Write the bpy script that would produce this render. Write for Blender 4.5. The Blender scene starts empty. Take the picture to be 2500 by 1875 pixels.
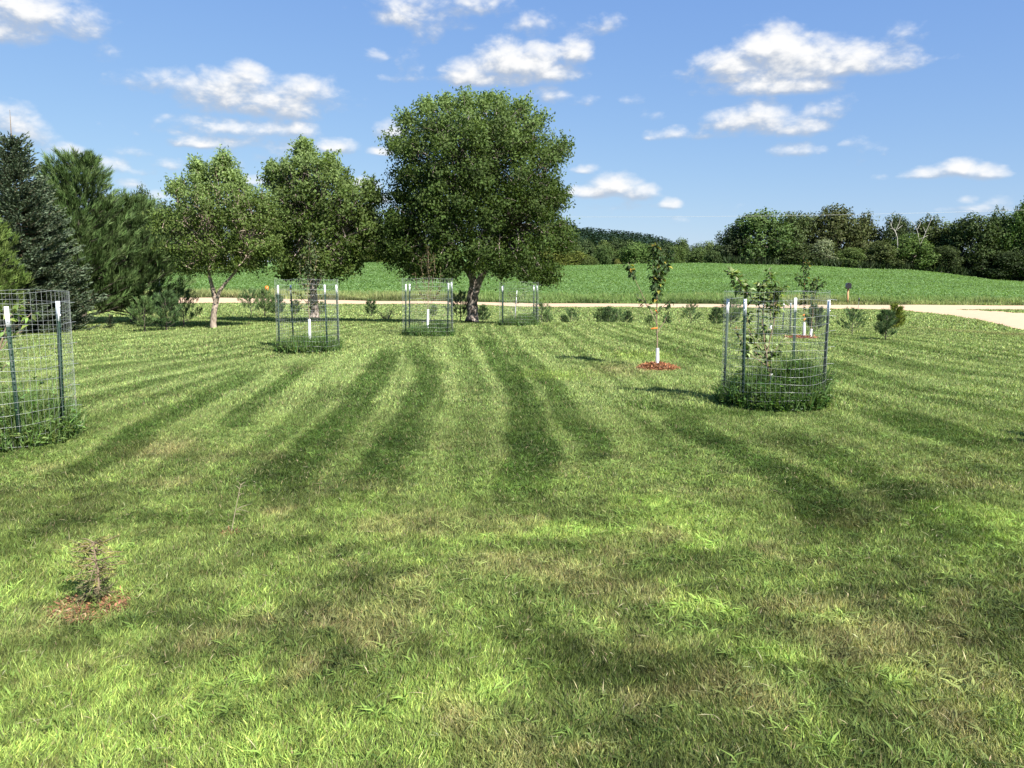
import bpy, math, numpy as np
from mathutils import Vector
R = np.random.default_rng(7)
rad = math.radians
sc = bpy.context.scene
COL = sc.collection

# ------------------------------------------------------------------ camera model (photo is 2500 x 1875)
F, PCX, PCY, EYE = 2022.0, 1250.0, 937.5, 1.6
PIT = math.atan((PCY - 682.0) / F)

def slope(py):                       # z rise per metre of Y for a photo row
    return math.tan(math.atan((PCY - py) / F) - PIT)
def zrow(py, Y):
    return EYE + slope(py) * Y
def xcol(px, Y, z):
    return (px - PCX) / F * (Y * math.cos(PIT) - (z - EYE) * math.sin(PIT))

# ------------------------------------------------------------------ numpy value noise
def vnoise(x, y, seed=0):
    xi = np.floor(x); yi = np.floor(y); fx = x - xi; fy = y - yi
    fx = fx * fx * (3 - 2 * fx); fy = fy * fy * (3 - 2 * fy)
    def h(a, b):
        v = np.sin(a * 127.1 + b * 311.7 + seed * 74.7) * 43758.5453
        return v - np.floor(v)
    return (h(xi, yi) * (1 - fx) + h(xi + 1, yi) * fx) * (1 - fy) + (h(xi, yi + 1) * (1 - fx) + h(xi + 1, yi + 1) * fx) * fy
def fbm(x, y, o=4, seed=0):
    s = 0; a = .5; t = 0
    for k in range(o):
        s = s + a * vnoise(x * 2 ** k + k * 17.3, y * 2 ** k - k * 9.1, seed + k); t += a; a *= .55
    return s / t
def sstep(a, b, x):
    t = np.clip((x - a) / (b - a), 0, 1); return t * t * (3 - 2 * t)

# ------------------------------------------------------------------ terrain
CP = [-800, 0, 445, 1000, 1350, 1700, 1900, 2171, 2500, 3300]
NEAR = [46, 48, 50, 59, 60, 60, 59.5, 58.2, 58, 57]        # road, near edge
FAR = [54, 56, 58, 64.5, 65.5, 65.5, 65, 64.5, 64.5, 63]   # road, far edge
NPY = [745, 744, 743, 742, 750, 751, 752.5, 757, 757, 758]
FPY = [730, 729, 729, 736, 742.5, 744, 746, 746, 747, 748]
CPY = [665, 662, 658, 641, 650, 644, 648, 659, 688, 700]   # crest of the field
LAWN = {
 -800: [(0,0),(12,.0),(22,.05),(30,.05),(36,.05),(42,.05)],
 0:    [(0,0),(12,.02),(17,.06),(22,.1),(30,.08),(36,.05),(42,.03)],
 445:  [(0,0),(8,0),(12,.03),(17,.08),(22,.12),(27,.1),(30,.08),(36,.05),(42,.03)],
 1000: [(0,0),(8,0),(12,.04),(17,.1),(22,.18),(27,.14),(30,.08),(36,-.2),(42,-.32),(50,-.28)],
 1350: [(0,0),(8,0),(12,.04),(17,.08),(22,.15),(27,.12),(30,.05),(36,-.45),(42,-.75),(50,-.7)],
 1700: [(0,0),(8,0),(12,.02),(17,.05),(22,.08),(27,.06),(30,0),(36,-.5),(42,-.75),(50,-.7)],
 1900: [(0,0),(8,0),(12,0),(17,.03),(22,.03),(27,-.05),(30,-.15),(36,-.55),(42,-.75),(50,-.7)],
 2171: [(0,0),(8,0),(12,0),(17,.04),(22,.02),(27,-.1),(31,-.25),(36,-.55),(42,-.7),(50,-.68)],
 2500: [(0,0),(8,0),(12,0),(17,.05),(22,0),(27,-.2),(32,-.45),(36,-.52),(50,-.52)],
 3300: [(0,0),(12,0),(17,0),(22,-.1),(27,-.3),(32,-.45),(50,-.52)],
}
YT = np.arange(0, 3000, .5)
tab = []
for k, cp in enumerate(CP):
    pts = list(LAWN[cp])
    pts.append((NEAR[k], zrow(NPY[k], NEAR[k]))); pts.append((FAR[k], zrow(FPY[k], FAR[k])))
    for s in (.07, .15, .3, .45, .6, .75, .88, 1):
        Y = FAR[k] + (128 - FAR[k]) * s
        pts.append((Y, zrow(FPY[k] + (CPY[k] - FPY[k]) * s ** .85, Y)))
    zc = pts[-1][1]
    hill = {-800: 6, 0: 6, 445: 8, 1000: 26, 1350: 27, 1700: 8}.get(cp, 3)
    pts += [(136, zc + .05), (150, zc - .8), (180, zc - 1.8), (220, zc - 2.2), (300, 1.0), (450, 3), (600, hill), (700, hill + 2), (1000, hill), (1500, 8), (3000, 8)]
    z = np.interp(YT, [p[0] for p in pts], [p[1] for p in pts])
    ker = np.exp(-.5 * (np.arange(-8, 9) * .5 / 1.3) ** 2); ker /= ker.sum()
    zp = np.concatenate([np.full(8, z[0]), z, np.full(8, z[-1])])
    tab.append(np.convolve(zp, ker, 'valid'))
tab = np.array(tab)
UC = np.array([(c - PCX) / F / 1.0 for c in CP])
def T(X, Y):
    X = np.asarray(X, float); Y = np.asarray(Y, float)
    u = X / np.maximum(Y, 8.0)
    u = np.clip(u, UC[0], UC[-1] - 1e-6)
    k = np.clip(np.searchsorted(UC, u, 'right') - 1, 0, len(UC) - 2)
    t = (u - UC[k]) / (UC[k + 1] - UC[k]); t = t * t * (3 - 2 * t)
    yf = np.clip(Y, 0, 2999) / .5; yi = np.minimum(yf.astype(int), len(YT) - 2); fy = yf - yi
    a = tab[k, yi] * (1 - fy) + tab[k, yi + 1] * fy
    b = tab[k + 1, yi] * (1 - fy) + tab[k + 1, yi + 1] * fy
    bump = .05 * (fbm(X * .25, Y * .25, 2, 5) - .5) * sstep(6, 14, Y)
    return a * (1 - t) + b * t + bump
def Tf(X, Y): return float(T(X, Y))
def gnd(px, py=None, Y=None):
    """world point where a photo pixel meets the ground (or the column at depth Y)"""
    if Y is None:
        s = slope(py)
        for y in np.arange(2, 135, .05):
            z = EYE + s * y
            if z <= Tf(xcol(px, y, z), y): Y = float(y); break
        else: Y = 128.
    z = 0.
    for _ in range(4):
        X = xcol(px, Y, z); z = Tf(X, Y)
    return Vector((X, Y, z))
def loc(px, py, O):
    """photo pixel -> local (x, z) of an object standing at O"""
    z = zrow(py, O.y)
    return xcol(px, O.y, z) - O.x, z - O.z

# ------------------------------------------------------------------ materials
def newmat(name):
    m = bpy.data.materials.new(name); m.use_nodes = True
    nt = m.node_tree; nt.nodes.clear()
    out = nt.nodes.new('ShaderNodeOutputMaterial')
    return m, nt, out
def N(nt, t, **kw):
    n = nt.nodes.new(t)
    for k, v in kw.items():
        if k.startswith('i_'):
            key = k[2:]; key = int(key) if key.isdigit() else key.replace('_', ' ')
            n.inputs[key].default_value = v
        else: setattr(n, k, v)
    return n
def leafmat(name, trans=.35, rough=.65, objcol=False, spec=.18):
    m, nt, out = newmat(name); L = nt.links.new
    a = N(nt, 'ShaderNodeAttribute', attribute_name='col')
    c = a.outputs['Color']
    if objcol:
        oi = N(nt, 'ShaderNodeObjectInfo'); mx = N(nt, 'ShaderNodeMix', data_type='RGBA', blend_type='MULTIPLY')
        mx.inputs['Factor'].default_value = 1
        L(c, mx.inputs['A']); L(oi.outputs['Color'], mx.inputs['B']); c = mx.outputs['Result']
    p = N(nt, 'ShaderNodeBsdfPrincipled', i_Roughness=rough); p.inputs['Specular IOR Level'].default_value = spec
    L(c, p.inputs['Base Color'])
    t = N(nt, 'ShaderNodeBsdfTranslucent')
    g = N(nt, 'ShaderNodeMix', data_type='RGBA', blend_type='MULTIPLY'); g.inputs['Factor'].default_value = 1
    L(c, g.inputs['A']); g.inputs['B'].default_value = (1.25, 1.3, .55, 1)
    L(g.outputs['Result'], t.inputs['Color'])
    s = N(nt, 'ShaderNodeMixShader'); s.inputs[0].default_value = trans
    L(p.outputs[0], s.inputs[1]); L(t.outputs[0], s.inputs[2]); L(s.outputs[0], out.inputs[0])
    return m
def plain(name, col, rough=.7, metal=0, noise=0, scale=20, col2=None, bump=0, stretch=(1, 1, 1), detail=6, thr=(.35, .65)):
    m, nt, out = newmat(name); L = nt.links.new
    p = N(nt, 'ShaderNodeBsdfPrincipled', i_Roughness=rough, i_Metallic=metal)
    p.inputs['Base Color'].default_value = (*col, 1)
    L(p.outputs[0], out.inputs[0])
    if col2 is not None or bump:
        tc = N(nt, 'ShaderNodeTexCoord'); mp = N(nt, 'ShaderNodeMapping'); mp.inputs['Scale'].default_value = stretch
        nz = N(nt, 'ShaderNodeTexNoise', i_Scale=scale, i_Detail=detail, i_Roughness=.65)
        L(tc.outputs['Object'], mp.inputs[0]); L(mp.outputs[0], nz.inputs['Vector'])
        if col2 is not None:
            mr = N(nt, 'ShaderNodeMapRange', i_1=thr[0], i_2=thr[1]); L(nz.outputs['Fac'], mr.inputs[0])
            mx = N(nt, 'ShaderNodeMix', data_type='RGBA'); L(mr.outputs[0], mx.inputs['Factor'])
            mx.inputs['A'].default_value = (*col, 1); mx.inputs['B'].default_value = (*col2, 1)
            L(mx.outputs['Result'], p.inputs['Base Color'])
        if bump:
            b = N(nt, 'ShaderNodeBump', i_Strength=.8, i_Distance=bump)
            L(nz.outputs['Fac'], b.inputs['Height']); L(b.outputs[0], p.inputs['Normal'])
    return m
M = {}
M['leaf'] = leafmat('leaf')
M['bgleaf'] = leafmat('far_leaf', objcol=True, trans=.2)
M['needle'] = leafmat('needle', trans=.12, rough=.6)
M['grass'] = leafmat('grass_blade', trans=.3, rough=.6, spec=.2)
M['bark'] = plain('bark', (.085, .065, .05), .9, col2=(.3, .25, .21), scale=13, bump=.04, stretch=(1, 1, .45), thr=(.46, .54))
M['bark_pale'] = plain('bark_pale', (.2, .15, .11), .9, col2=(.42, .34, .27), scale=14, bump=.01, stretch=(1, 1, .5))
M['bark_dark'] = plain('bark_dark', (.05, .04, .03), .9, col2=(.11, .09, .07), scale=10, bump=.02)
M['twig'] = plain('twig', (.16, .12, .075), .8, col2=(.27, .2, .13), scale=30)
M['dryt'] = plain('dry_twig', (.36, .31, .2), .8, col2=(.25, .21, .13), scale=30)
M['deadwood'] = plain('deadwood', (.38, .36, .32), .8, col2=(.33, .3, .26), scale=3)
M['galv'] = plain('galvanised_wire', (.5, .52, .5), .45, .5)
M['postgreen'] = plain('post_paint', (.006, .026, .014), .6, col2=(.012, .04, .022), scale=25)
M['postwhite'] = plain('post_tip_paint', (.82, .84, .86), .5, col2=(.6, .62, .64), scale=40, thr=(.55, .75))
M['guard'] = plain('tree_wrap', (.85, .86, .88), .5, col2=(.7, .71, .74), scale=18, thr=(.5, .8))
M['mulch'] = leafmat('mulch', trans=0, rough=.9, spec=.1)
M['orange'] = plain('orange_plastic', (.85, .2, .02), .5)
M['black'] = plain('black_metal', (.012, .012, .016), .4, col2=(.02, .02, .024), scale=10)
M['wood'] = plain('wood_post', (.42, .22, .1), .8, col2=(.5, .29, .15), scale=6, stretch=(6, 6, .6))
M['greywood'] = plain('grey_wood', (.2, .17, .14), .85, col2=(.3, .26, .22), scale=5, stretch=(6, 6, .5))
M['signred'] = plain('sign_red', (.45, .02, .02), .45)
M['signwhite'] = plain('sign_white', (.85, .85, .85), .5)
M['steel'] = plain('steel', (.3, .32, .33), .5, .6)
M['cable'] = plain('cable_metal', (.38, .4, .38), .5, .2)

# ------------------------------------------------------------------ mesh building
def mkmesh(name, V, Q, mat, col=None, smooth=False):
    me = bpy.data.meshes.new(name)
    V = np.asarray(V, np.float32); Q = np.asarray(Q, np.int32)
    me.vertices.add(len(V)); me.vertices.foreach_set('co', V.ravel())
    me.loops.add(Q.size); me.loops.foreach_set('vertex_index', Q.ravel())
    me.polygons.add(len(Q)); me.polygons.foreach_set('loop_start', np.arange(0, Q.size, 4, dtype=np.int32))
    if smooth: me.polygons.foreach_set('use_smooth', np.ones(len(Q), bool))
    if col is not None:
        a = me.attributes.new('col', 'FLOAT_COLOR', 'FACE')
        c = np.ones((len(Q), 4), np.float32); c[:, :3] = col; a.data.foreach_set('color', c.ravel())
    me.update(calc_edges=True)
    if mat: me.materials.append(mat)
    return me
class MB:
    def __init__(s): s.V = []; s.Q = []; s.C = []; s.n = 0
    def add(s, V, Q, C=None):
        V = np.asarray(V, float); Q = np.asarray(Q, int)
        s.V.append(V); s.Q.append(Q + s.n); s.n += len(V)
        s.C.append(np.broadcast_to(np.array((1., 1, 1)) if C is None else C, (len(Q), 3)))
    def tube(s, P, r, n=6, C=None, cap=False):
        P = np.asarray(P, float); m = len(P); r = np.broadcast_to(np.asarray(r, float), (m,))
        D = np.gradient(P, axis=0); D /= np.linalg.norm(D, axis=1)[:, None] + 1e-9
        ref = np.array((1., 0, 0)) if abs(D[:, 0].mean()) < .8 else np.array((0, 1., 0))
        A = np.cross(D, ref); A /= np.linalg.norm(A, axis=1)[:, None] + 1e-9; B = np.cross(D, A)
        th = np.arange(n) * 2 * math.pi / n
        ring = P[:, None] + r[:, None, None] * (A[:, None] * np.cos(th)[None, :, None] + B[:, None] * np.sin(th)[None, :, None])
        i, j = np.meshgrid(np.arange(m - 1), np.arange(n), indexing='ij'); j2 = (j + 1) % n
        Q = np.stack([i * n + j, i * n + j2, (i + 1) * n + j2, (i + 1) * n + j], -1).reshape(-1, 4)
        s.add(ring.reshape(-1, 3), Q, C)
        if cap:
            for e in (0, m - 1):
                V = np.concatenate([ring[e], P[e:e + 1]])
                s.add(V, [[k, (k + 1) % n, n, n] if False else [k, (k + 1) % n, (k + 2) % n, n] for k in range(0, n, 2)], C)
    def kites(s, B, D, ref, L, W, C, bend=.15, fold=.15, mid=.45):
        n = len(B); L = np.broadcast_to(L, (n,))[:, None]; W = np.broadcast_to(W, (n,))[:, None]
        D = D / (np.linalg.norm(D, axis=1)[:, None] + 1e-9)
        S = np.cross(D, ref); S /= np.linalg.norm(S, axis=1)[:, None] + 1e-9
        U = np.cross(S, D)
        V = np.empty((n, 4, 3))
        V[:, 0] = B; V[:, 1] = B + D * L * mid + S * W / 2 + U * W * fold
        V[:, 2] = B + D * L - U * L * bend; V[:, 3] = B + D * L * mid - S * W / 2 + U * W * fold
        s.add(V.reshape(-1, 3), np.arange(4 * n).reshape(n, 4), C)
    def box(s, c, h, C=None, rz=0):
        x, y, z = h; V = np.array([[a * x, b * y, d * z] for a in (-1, 1) for b in (-1, 1) for d in (-1, 1)])
        cr, sr = math.cos(rz), math.sin(rz); V = V @ np.array([[cr, sr, 0], [-sr, cr, 0], [0, 0, 1]]) + np.array(c)
        s.add(V, [[0, 1, 3, 2], [4, 6, 7, 5], [0, 4, 5, 1], [2, 3, 7, 6], [0, 2, 6, 4], [1, 5, 7, 3]], C)
    def mesh(s, name, mat, smooth=False):
        return mkmesh(name, np.concatenate(s.V), np.concatenate(s.Q), mat, np.concatenate(s.C), smooth)
    def obj(s, name, mat, parent=None, smooth=False):
        o = bpy.data.objects.new(name, s.mesh(name, mat, smooth)); COL.objects.link(o)
        if parent: o.parent = parent
        return o
def tag(o, label=None, cat=None, group=None, kind=None):
    for k, v in (('label', label), ('category', cat), ('group', group), ('kind', kind)):
        if v: o[k] = v
    return o
def empty(name, P, label, cat, group=None, rz=0, s=1):
    o = bpy.data.objects.new(name, None); COL.objects.link(o); o.location = P; o.rotation_euler.z = rz
    o.scale = (s, s, s) if not isinstance(s, tuple) else s; o.empty_display_size = .2
    return tag(o, label, cat, group)
def copy_tree(o, P, label=None, rz=0, s=1, color=None):
    c = o.copy(); COL.objects.link(c); c.location = P; c.rotation_euler.z = rz
    c.scale = (s, s, s) if not isinstance(s, tuple) else s
    if label: c['label'] = label
    for ch in [x for x in COL.objects if x.parent == o]:
        d = ch.copy(); COL.objects.link(d); d.parent = c
        if color is not None: d.color = (*color, 1)
        for g in [x for x in COL.objects if x.parent == ch]:
            e = g.copy(); COL.objects.link(e); e.parent = d
    return c
def rdir(n):
    v = R.normal(size=(n, 3)); return v / np.linalg.norm(v, axis=1)[:, None]
def cvar(c, n, v=.2, hue=.06):
    c = np.asarray(c) * (1 + R.normal(size=(n, 1)) * v)
    return np.clip(c * (1 + R.normal(size=(n, 3)) * hue), .003, .95)

# ------------------------------------------------------------------ ground
def spaced(a, b, n, k):
    t = np.linspace(-1, 1, n); s = np.sinh(t * k) / math.sinh(k)
    return (a + b) / 2 + (b - a) / 2 * s
GX = spaced(-2500, 2500, 340, 7.2)
GY = np.concatenate([np.arange(-30, 2, 1.), np.arange(2, 34, .4), np.arange(34, 72, .6), np.arange(72, 140, 1.5), np.geomspace(140, 2900, 60)])
def blend_axis(nt, L, axis):
    g = N(nt, 'ShaderNodeNewGeometry'); s = N(nt, 'ShaderNodeSeparateXYZ'); L(g.outputs['Position'], s.inputs[0]); return s.outputs[axis]
def groundmat(name, cols, scales, bump):
    m, nt, out = newmat(name); L = nt.links.new
    g = N(nt, 'ShaderNodeNewGeometry')
    p = N(nt, 'ShaderNodeBsdfPrincipled', i_Roughness=.9); p.inputs['Specular IOR Level'].default_value = .15
    prev = None
    for k, (c1, s) in enumerate(zip(cols[1:], scales)):
        nz = N(nt, 'ShaderNodeTexNoise', i_Scale=s, i_Detail=5, i_Roughness=.6); L(g.outputs['Position'], nz.inputs['Vector'])
        mr = N(nt, 'ShaderNodeMapRange', i_1=.4, i_2=.62); L(nz.outputs['Fac'], mr.inputs[0])
        mx = N(nt, 'ShaderNodeMix', data_type='RGBA'); L(mr.outputs[0], mx.inputs['Factor'])
        if prev: L(prev, mx.inputs['A'])
        else: mx.inputs['A'].default_value = (*cols[0], 1)
        mx.inputs['B'].default_value = (*c1, 1); prev = mx.outputs['Result']
    L(prev, p.inputs['Base Color'])
    if bump:
        b = N(nt, 'ShaderNodeBump', i_Strength=1, i_Distance=bump); L(nz.outputs['Fac'], b.inputs['Height']); L(b.outputs[0], p.inputs['Normal'])
    L(p.outputs[0], out.inputs[0]); return m
M['soil'] = groundmat('lawn_ground', [(.075, .11, .034), (.055, .085, .024), (.095, .115, .042)], [1.3, 18], .02)
M['field'] = groundmat('field_ground', [(.12, .215, .065), (.11, .2, .058), (.135, .23, .075)], [.12, 2.5], 0)
M['gravel'] = groundmat('gravel', [(.54, .385, .245), (.59, .42, .275), (.49, .345, .22), (.56, .4, .26)], [.35, 3, 14], .0)
XX, YY = np.meshgrid(GX, GY)
ZZ = T(XX, YY)
faredge = np.interp(XX / np.maximum(YY, 8), UC, FAR)
V = np.stack([XX, YY, ZZ], -1).reshape(-1, 3)
nx = len(GX); i, j = np.meshgrid(np.arange(len(GY) - 1), np.arange(nx - 1), indexing='ij')
Q = np.stack([i * nx + j, i * nx + j + 1, (i + 1) * nx + j + 1, (i + 1) * nx + j], -1).reshape(-1, 4)
isl = (YY[:-1, :-1] < faredge[:-1, :-1] - 2.0).ravel()
for nm, msk, mt in (('lawn', isl, 'soil'), ('field', ~isl, 'field')):
    q = Q[msk]; used, inv = np.unique(q, return_inverse=True)
    o = bpy.data.objects.new(nm, mkmesh(nm, V[used], inv.reshape(q.shape), M[mt], smooth=True)); COL.objects.link(o)
    tag(o, kind='structure')
def ribbon(name, Pn, Pf, rows, dz):
    """Pn, Pf arrays (n,2) of near and far XY edges"""
    n = len(Pn); t = np.linspace(0, 1, rows)[:, None, None]
    P = Pn[None] * (1 - t) + Pf[None] * t
    crown = 1.0 - (2 * t[..., 0] - 1) ** 2
    Z = T(P[..., 0], P[..., 1]) + dz * np.minimum(1, .55 + crown)
    V = np.concatenate([P, Z[..., None]], -1).reshape(-1, 3)
    i, j = np.meshgrid(np.arange(rows - 1), np.arange(n - 1), indexing='ij')
    Q = np.stack([i * n + j, i * n + j + 1, (i + 1) * n + j + 1, (i + 1) * n + j], -1).reshape(-1, 4)
    o = bpy.data.objects.new(name, mkmesh(name, V, Q, M['gravel'], smooth=True)); COL.objects.link(o)
    return tag(o, kind='structure')
uu = np.linspace(UC[0] * 1.0, UC[-1], 500)
yn = np.interp(uu, UC, NEAR); yf = np.interp(uu, UC, FAR)
ker = np.hanning(61); ker /= ker.sum()
sm = lambda a: np.convolve(np.pad(a, 30, 'edge'), ker, 'valid')
yn, yf = sm(yn), sm(yf)
jit = lambda a, s, sd: a + (fbm(uu * 160, uu * 0, 3, sd) - .5) * s
ynj = jit(yn, .7, 3)
ribbon('gravel_road', np.stack([uu * ynj, ynj], -1), np.stack([uu * yf, yf], -1), 9, .07)
db = [(2150, 751.5), (2201, 758), (2322, 771), (2412, 786), (2457, 798), (2500, 808), (2600, 838), (2720, 880)]
dt = [(2150, 750), (2201, 751), (2290, 754.5), (2361, 757.5), (2430, 761), (2500, 766), (2600, 775), (2720, 788)]
def edge(L_, n=80):
    xs = np.linspace(L_[0][0], L_[-1][0], n); ys = np.interp(xs, [a for a, b in L_], [b for a, b in L_])
    P = [gnd(x, y + .6 * math.sin(x * .11) + .4 * math.sin(x * .31)) for x, y in zip(xs, ys)]
    return np.array([(p.x, p.y) for p in P])
DB, DT = edge(db), edge(dt)
ribbon('driveway', DB, DT, 22, .05)
UB, UT = DB[:, 0] / DB[:, 1], DT[:, 0] / DT[:, 1]
def in_drive(X, Y):
    """True on the driveway or the road"""
    r = X / np.maximum(Y, 8)
    b = np.interp(r, UB, DB[:, 1], left=1e3); t = np.interp(r, UT, DT[:, 1], left=-1e3)
    return ((Y > b) & (Y < t)) | (Y > np.interp(r, uu, ynj))

# ------------------------------------------------------------------ lawn grass
MULCH = []     # (x, y, r) filled later, declared here so blades leave room
def ring_at(px, py, r): p = gnd(px, py); MULCH.append((p.x, p.y, r)); return p
P_maple = gnd(1605, 900); MULCH.append((P_maple.x, P_maple.y, .38))
P_pair = gnd(1955, 826); MULCH.append((P_pair.x, P_pair.y, .42))
P_seed = gnd(222, 1480); MULCH.append((P_seed.x, P_seed.y, .0))
def wpts(L_, ox=0, oy=0, k=1.0): return [gnd(ox + x * k, oy + y * k) for x, y in L_]
I4 = lambda *p: wpts(p, 0, 800, .633)
I3 = lambda *p: wpts(p, 1100, 850, .633)
# dark bands, mostly mower-stripe sheen painted into the blade colour: polyline on the lawn, half width in metres, depth
DARK_BANDS = [(I4((1560,30),(1600,95),(1640,150),(1640,230),(1600,330),(1560,430),(1480,530),(1400,620),(1330,720)), .26, .95),
 (I4((1520,70),(1500,110),(1440,190),(1380,280),(1290,400),(1230,480),(1100,570),(1020,640),(900,700)), .3, .95),
 (I4((1180,120),(1080,230),(980,310),(860,390),(800,405)), .22, .85),
 (I4((1050,130),(900,220),(720,310),(560,400),(400,510),(270,580),(60,640)), .26, .9),
 (I4((1000,130),(700,190),(450,250),(280,300),(60,360)), .25, .7), (I4((820,108),(620,130),(420,150),(270,180),(100,215)), .28, .7),
 (I4((760,60),(560,75),(400,90),(260,105)), .35, .55), (I4((700,35),(500,45),(300,60)), .4, .5),
 (I4((1840,20),(1880,60),(1960,180),(2010,270),(2050,330),(2040,500),(2050,650),(2070,720)), .27, 1.0),
 (I3((200,-30),(300,60),(400,150),(450,240),(530,340),(540,400),(520,470)), .22, .9),
 (I3((60,60),(70,200),(50,300)), .18, .35),
 (I3((700,190),(900,270),(1000,350),(1100,400),(1250,470),(1340,530),(1430,620),(1500,700),(1560,800)), .3, .9),
 (I3((1130,290),(1300,360),(1500,440),(1660,510),(1780,580),(1900,660),(2000,740),(2100,860)), .28, .8),
 (I3((1600,230),(1760,280),(1900,340),(2050,370),(2250,420)), .42, .95), (I3((1440,40),(1560,90),(1720,150),(1950,180),(2250,205)), .3, .75),
 (I3((1450,-10),(1700,50),(1900,90),(2250,130)), .28, .7), (I3((1600,-30),(1950,30),(2250,60)), .3, .7),
 (I3((560,-60),(820,0),(900,30),(1040,90)), .26, .75), (I3((300,-60),(520,-20),(700,20),(760,40)), .22, .5),
 (I3((640,200),(760,230),(900,245),(1100,255),(1450,252)), .34, .8), (I3((420,60),(560,75),(700,70)), .3, .6),  # first band is a shadow-like streak painted dark into the grass
 (I4((30,810),(250,765),(450,745),(650,745),(900,745),(1010,760)), .16, .9), (I4((0,900),(60,840),(180,800)), .14, .6),
 (I4((1040,860),(1150,880),(1230,845),(1330,830)), .12, .8),
 (I3((-80,800),(200,775),(420,810),(560,780),(700,745),(900,800),(1020,850)), .13, .75),
 (wpts([(1050,1330),(1150,1390),(1250,1450),(1500,1470),(1700,1440)], k=1.13), .2, .7), (wpts([(180,1385),(330,1365),(500,1345),(640,1270)], k=1.13), .11, .7),
 (wpts([(1280,1280),(1500,1200),(1650,1180)], k=1.13), .12, .6), (wpts([(1150,1560),(1300,1600),(1500,1600)], k=1.13), .1, .5), (wpts([(1900,1130),(2050,1200),(2212,1210)], k=1.13), .14, .6)]
# the mower's course across the whole lawn, from the long passes, left to right
LV = np.array([3., 5, 7, 9, 12, 15, 18, 22, 26, 32, 45])
CO = []
for k_ in (5, 4, 3, 2, 1, 0, 8, 9, 17, 11, 12, 13, 14, 15):
    P_ = sorted([(p.y, p.x) for p in DARK_BANDS[k_][0]]); ys_ = np.array([p[0] for p in P_]); xs_ = np.array([p[1] for p in P_])
    i0 = np.polyfit(ys_, xs_, 1); x_ = np.interp(LV, ys_, xs_)
    lo_, hi_ = LV < ys_[0], LV > ys_[-1]; sl = np.clip(i0[0], -.4, .15)
    x_[lo_] = xs_[0] + sl * (LV[lo_] - ys_[0]); x_[hi_] = xs_[-1] + sl * (LV[hi_] - ys_[-1]) * .8; CO.append(x_)
CO = np.array(CO).T; CO = CO[:, np.argsort(CO[4])]
for j_ in range(1, CO.shape[1]): CO[:, j_] = np.maximum(CO[:, j_], CO[:, j_ - 1] + .45)
def course(X, Y):
    q = np.interp(Y, LV, np.arange(len(LV))); i = np.minimum(q.astype(int), len(LV) - 2); f = (q - i)[:, None]
    C = CO[i] * (1 - f) + CO[i + 1] * f; n = C.shape[1]
    k = np.clip((X[:, None] > C).sum(1) - 1, 0, n - 2); r = np.arange(len(X))
    return k + (X - C[r, k]) / (C[r, k + 1] - C[r, k])
# patches: photo px centre, px radii, kind
PTCH = [(240,1500,340,60,'L'),(120,1640,330,120,'L'),(620,1580,300,90,'L'),(930,1520,170,50,'L'),(1060,1460,150,60,'L'),(850,1640,160,60,'L'),(1000,1390,130,30,'L'),
 (1250,1155,190,26,'L'),(1110,1172,70,18,'L'),(1420,1120,130,40,'L'),(1440,1290,60,30,'L'),(1540,1340,110,40,'L'),(1650,1430,90,30,'L'),(1480,1180,80,25,'L'),(2150,1130,130,34,'L'),(2190,1160,60,20,'L'),(1800,1350,90,30,'L'),
 (1200,810,90,10,'L'),(1390,770,80,10,'L'),(560,1440,130,26,'L'),(1980,1470,100,40,'L'),(1700,1580,120,50,'L'),
 (1120,1235,120,28,'D'),(1260,1260,120,28,'D'),(1400,1160,60,24,'D'),(1380,1290,90,24,'D'),(1760,1330,150,34,'D'),(1900,1390,150,36,'D'),(1010,1560,80,40,'D'),(2080,1460,110,60,'D'),(2150,1600,90,80,'D'),(2175,722,60,10,'D'),(1340,800,70,14,'D'),(330,975,110,26,'D'),(1300,1640,90,30,'D'),(700,1440,50,20,'D'),(1620,1500,70,30,'D')]
WP = []
for (a, b, c, d, k) in PTCH:
    o = gnd(a * 1.13, b * 1.13); e = gnd((a + c) * 1.13, b * 1.13); f0 = gnd(a * 1.13, max(790, (b - d) * 1.13)); WP.append((o.x, o.y, abs(e.x - o.x), abs(f0.y - o.y), k))
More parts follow.
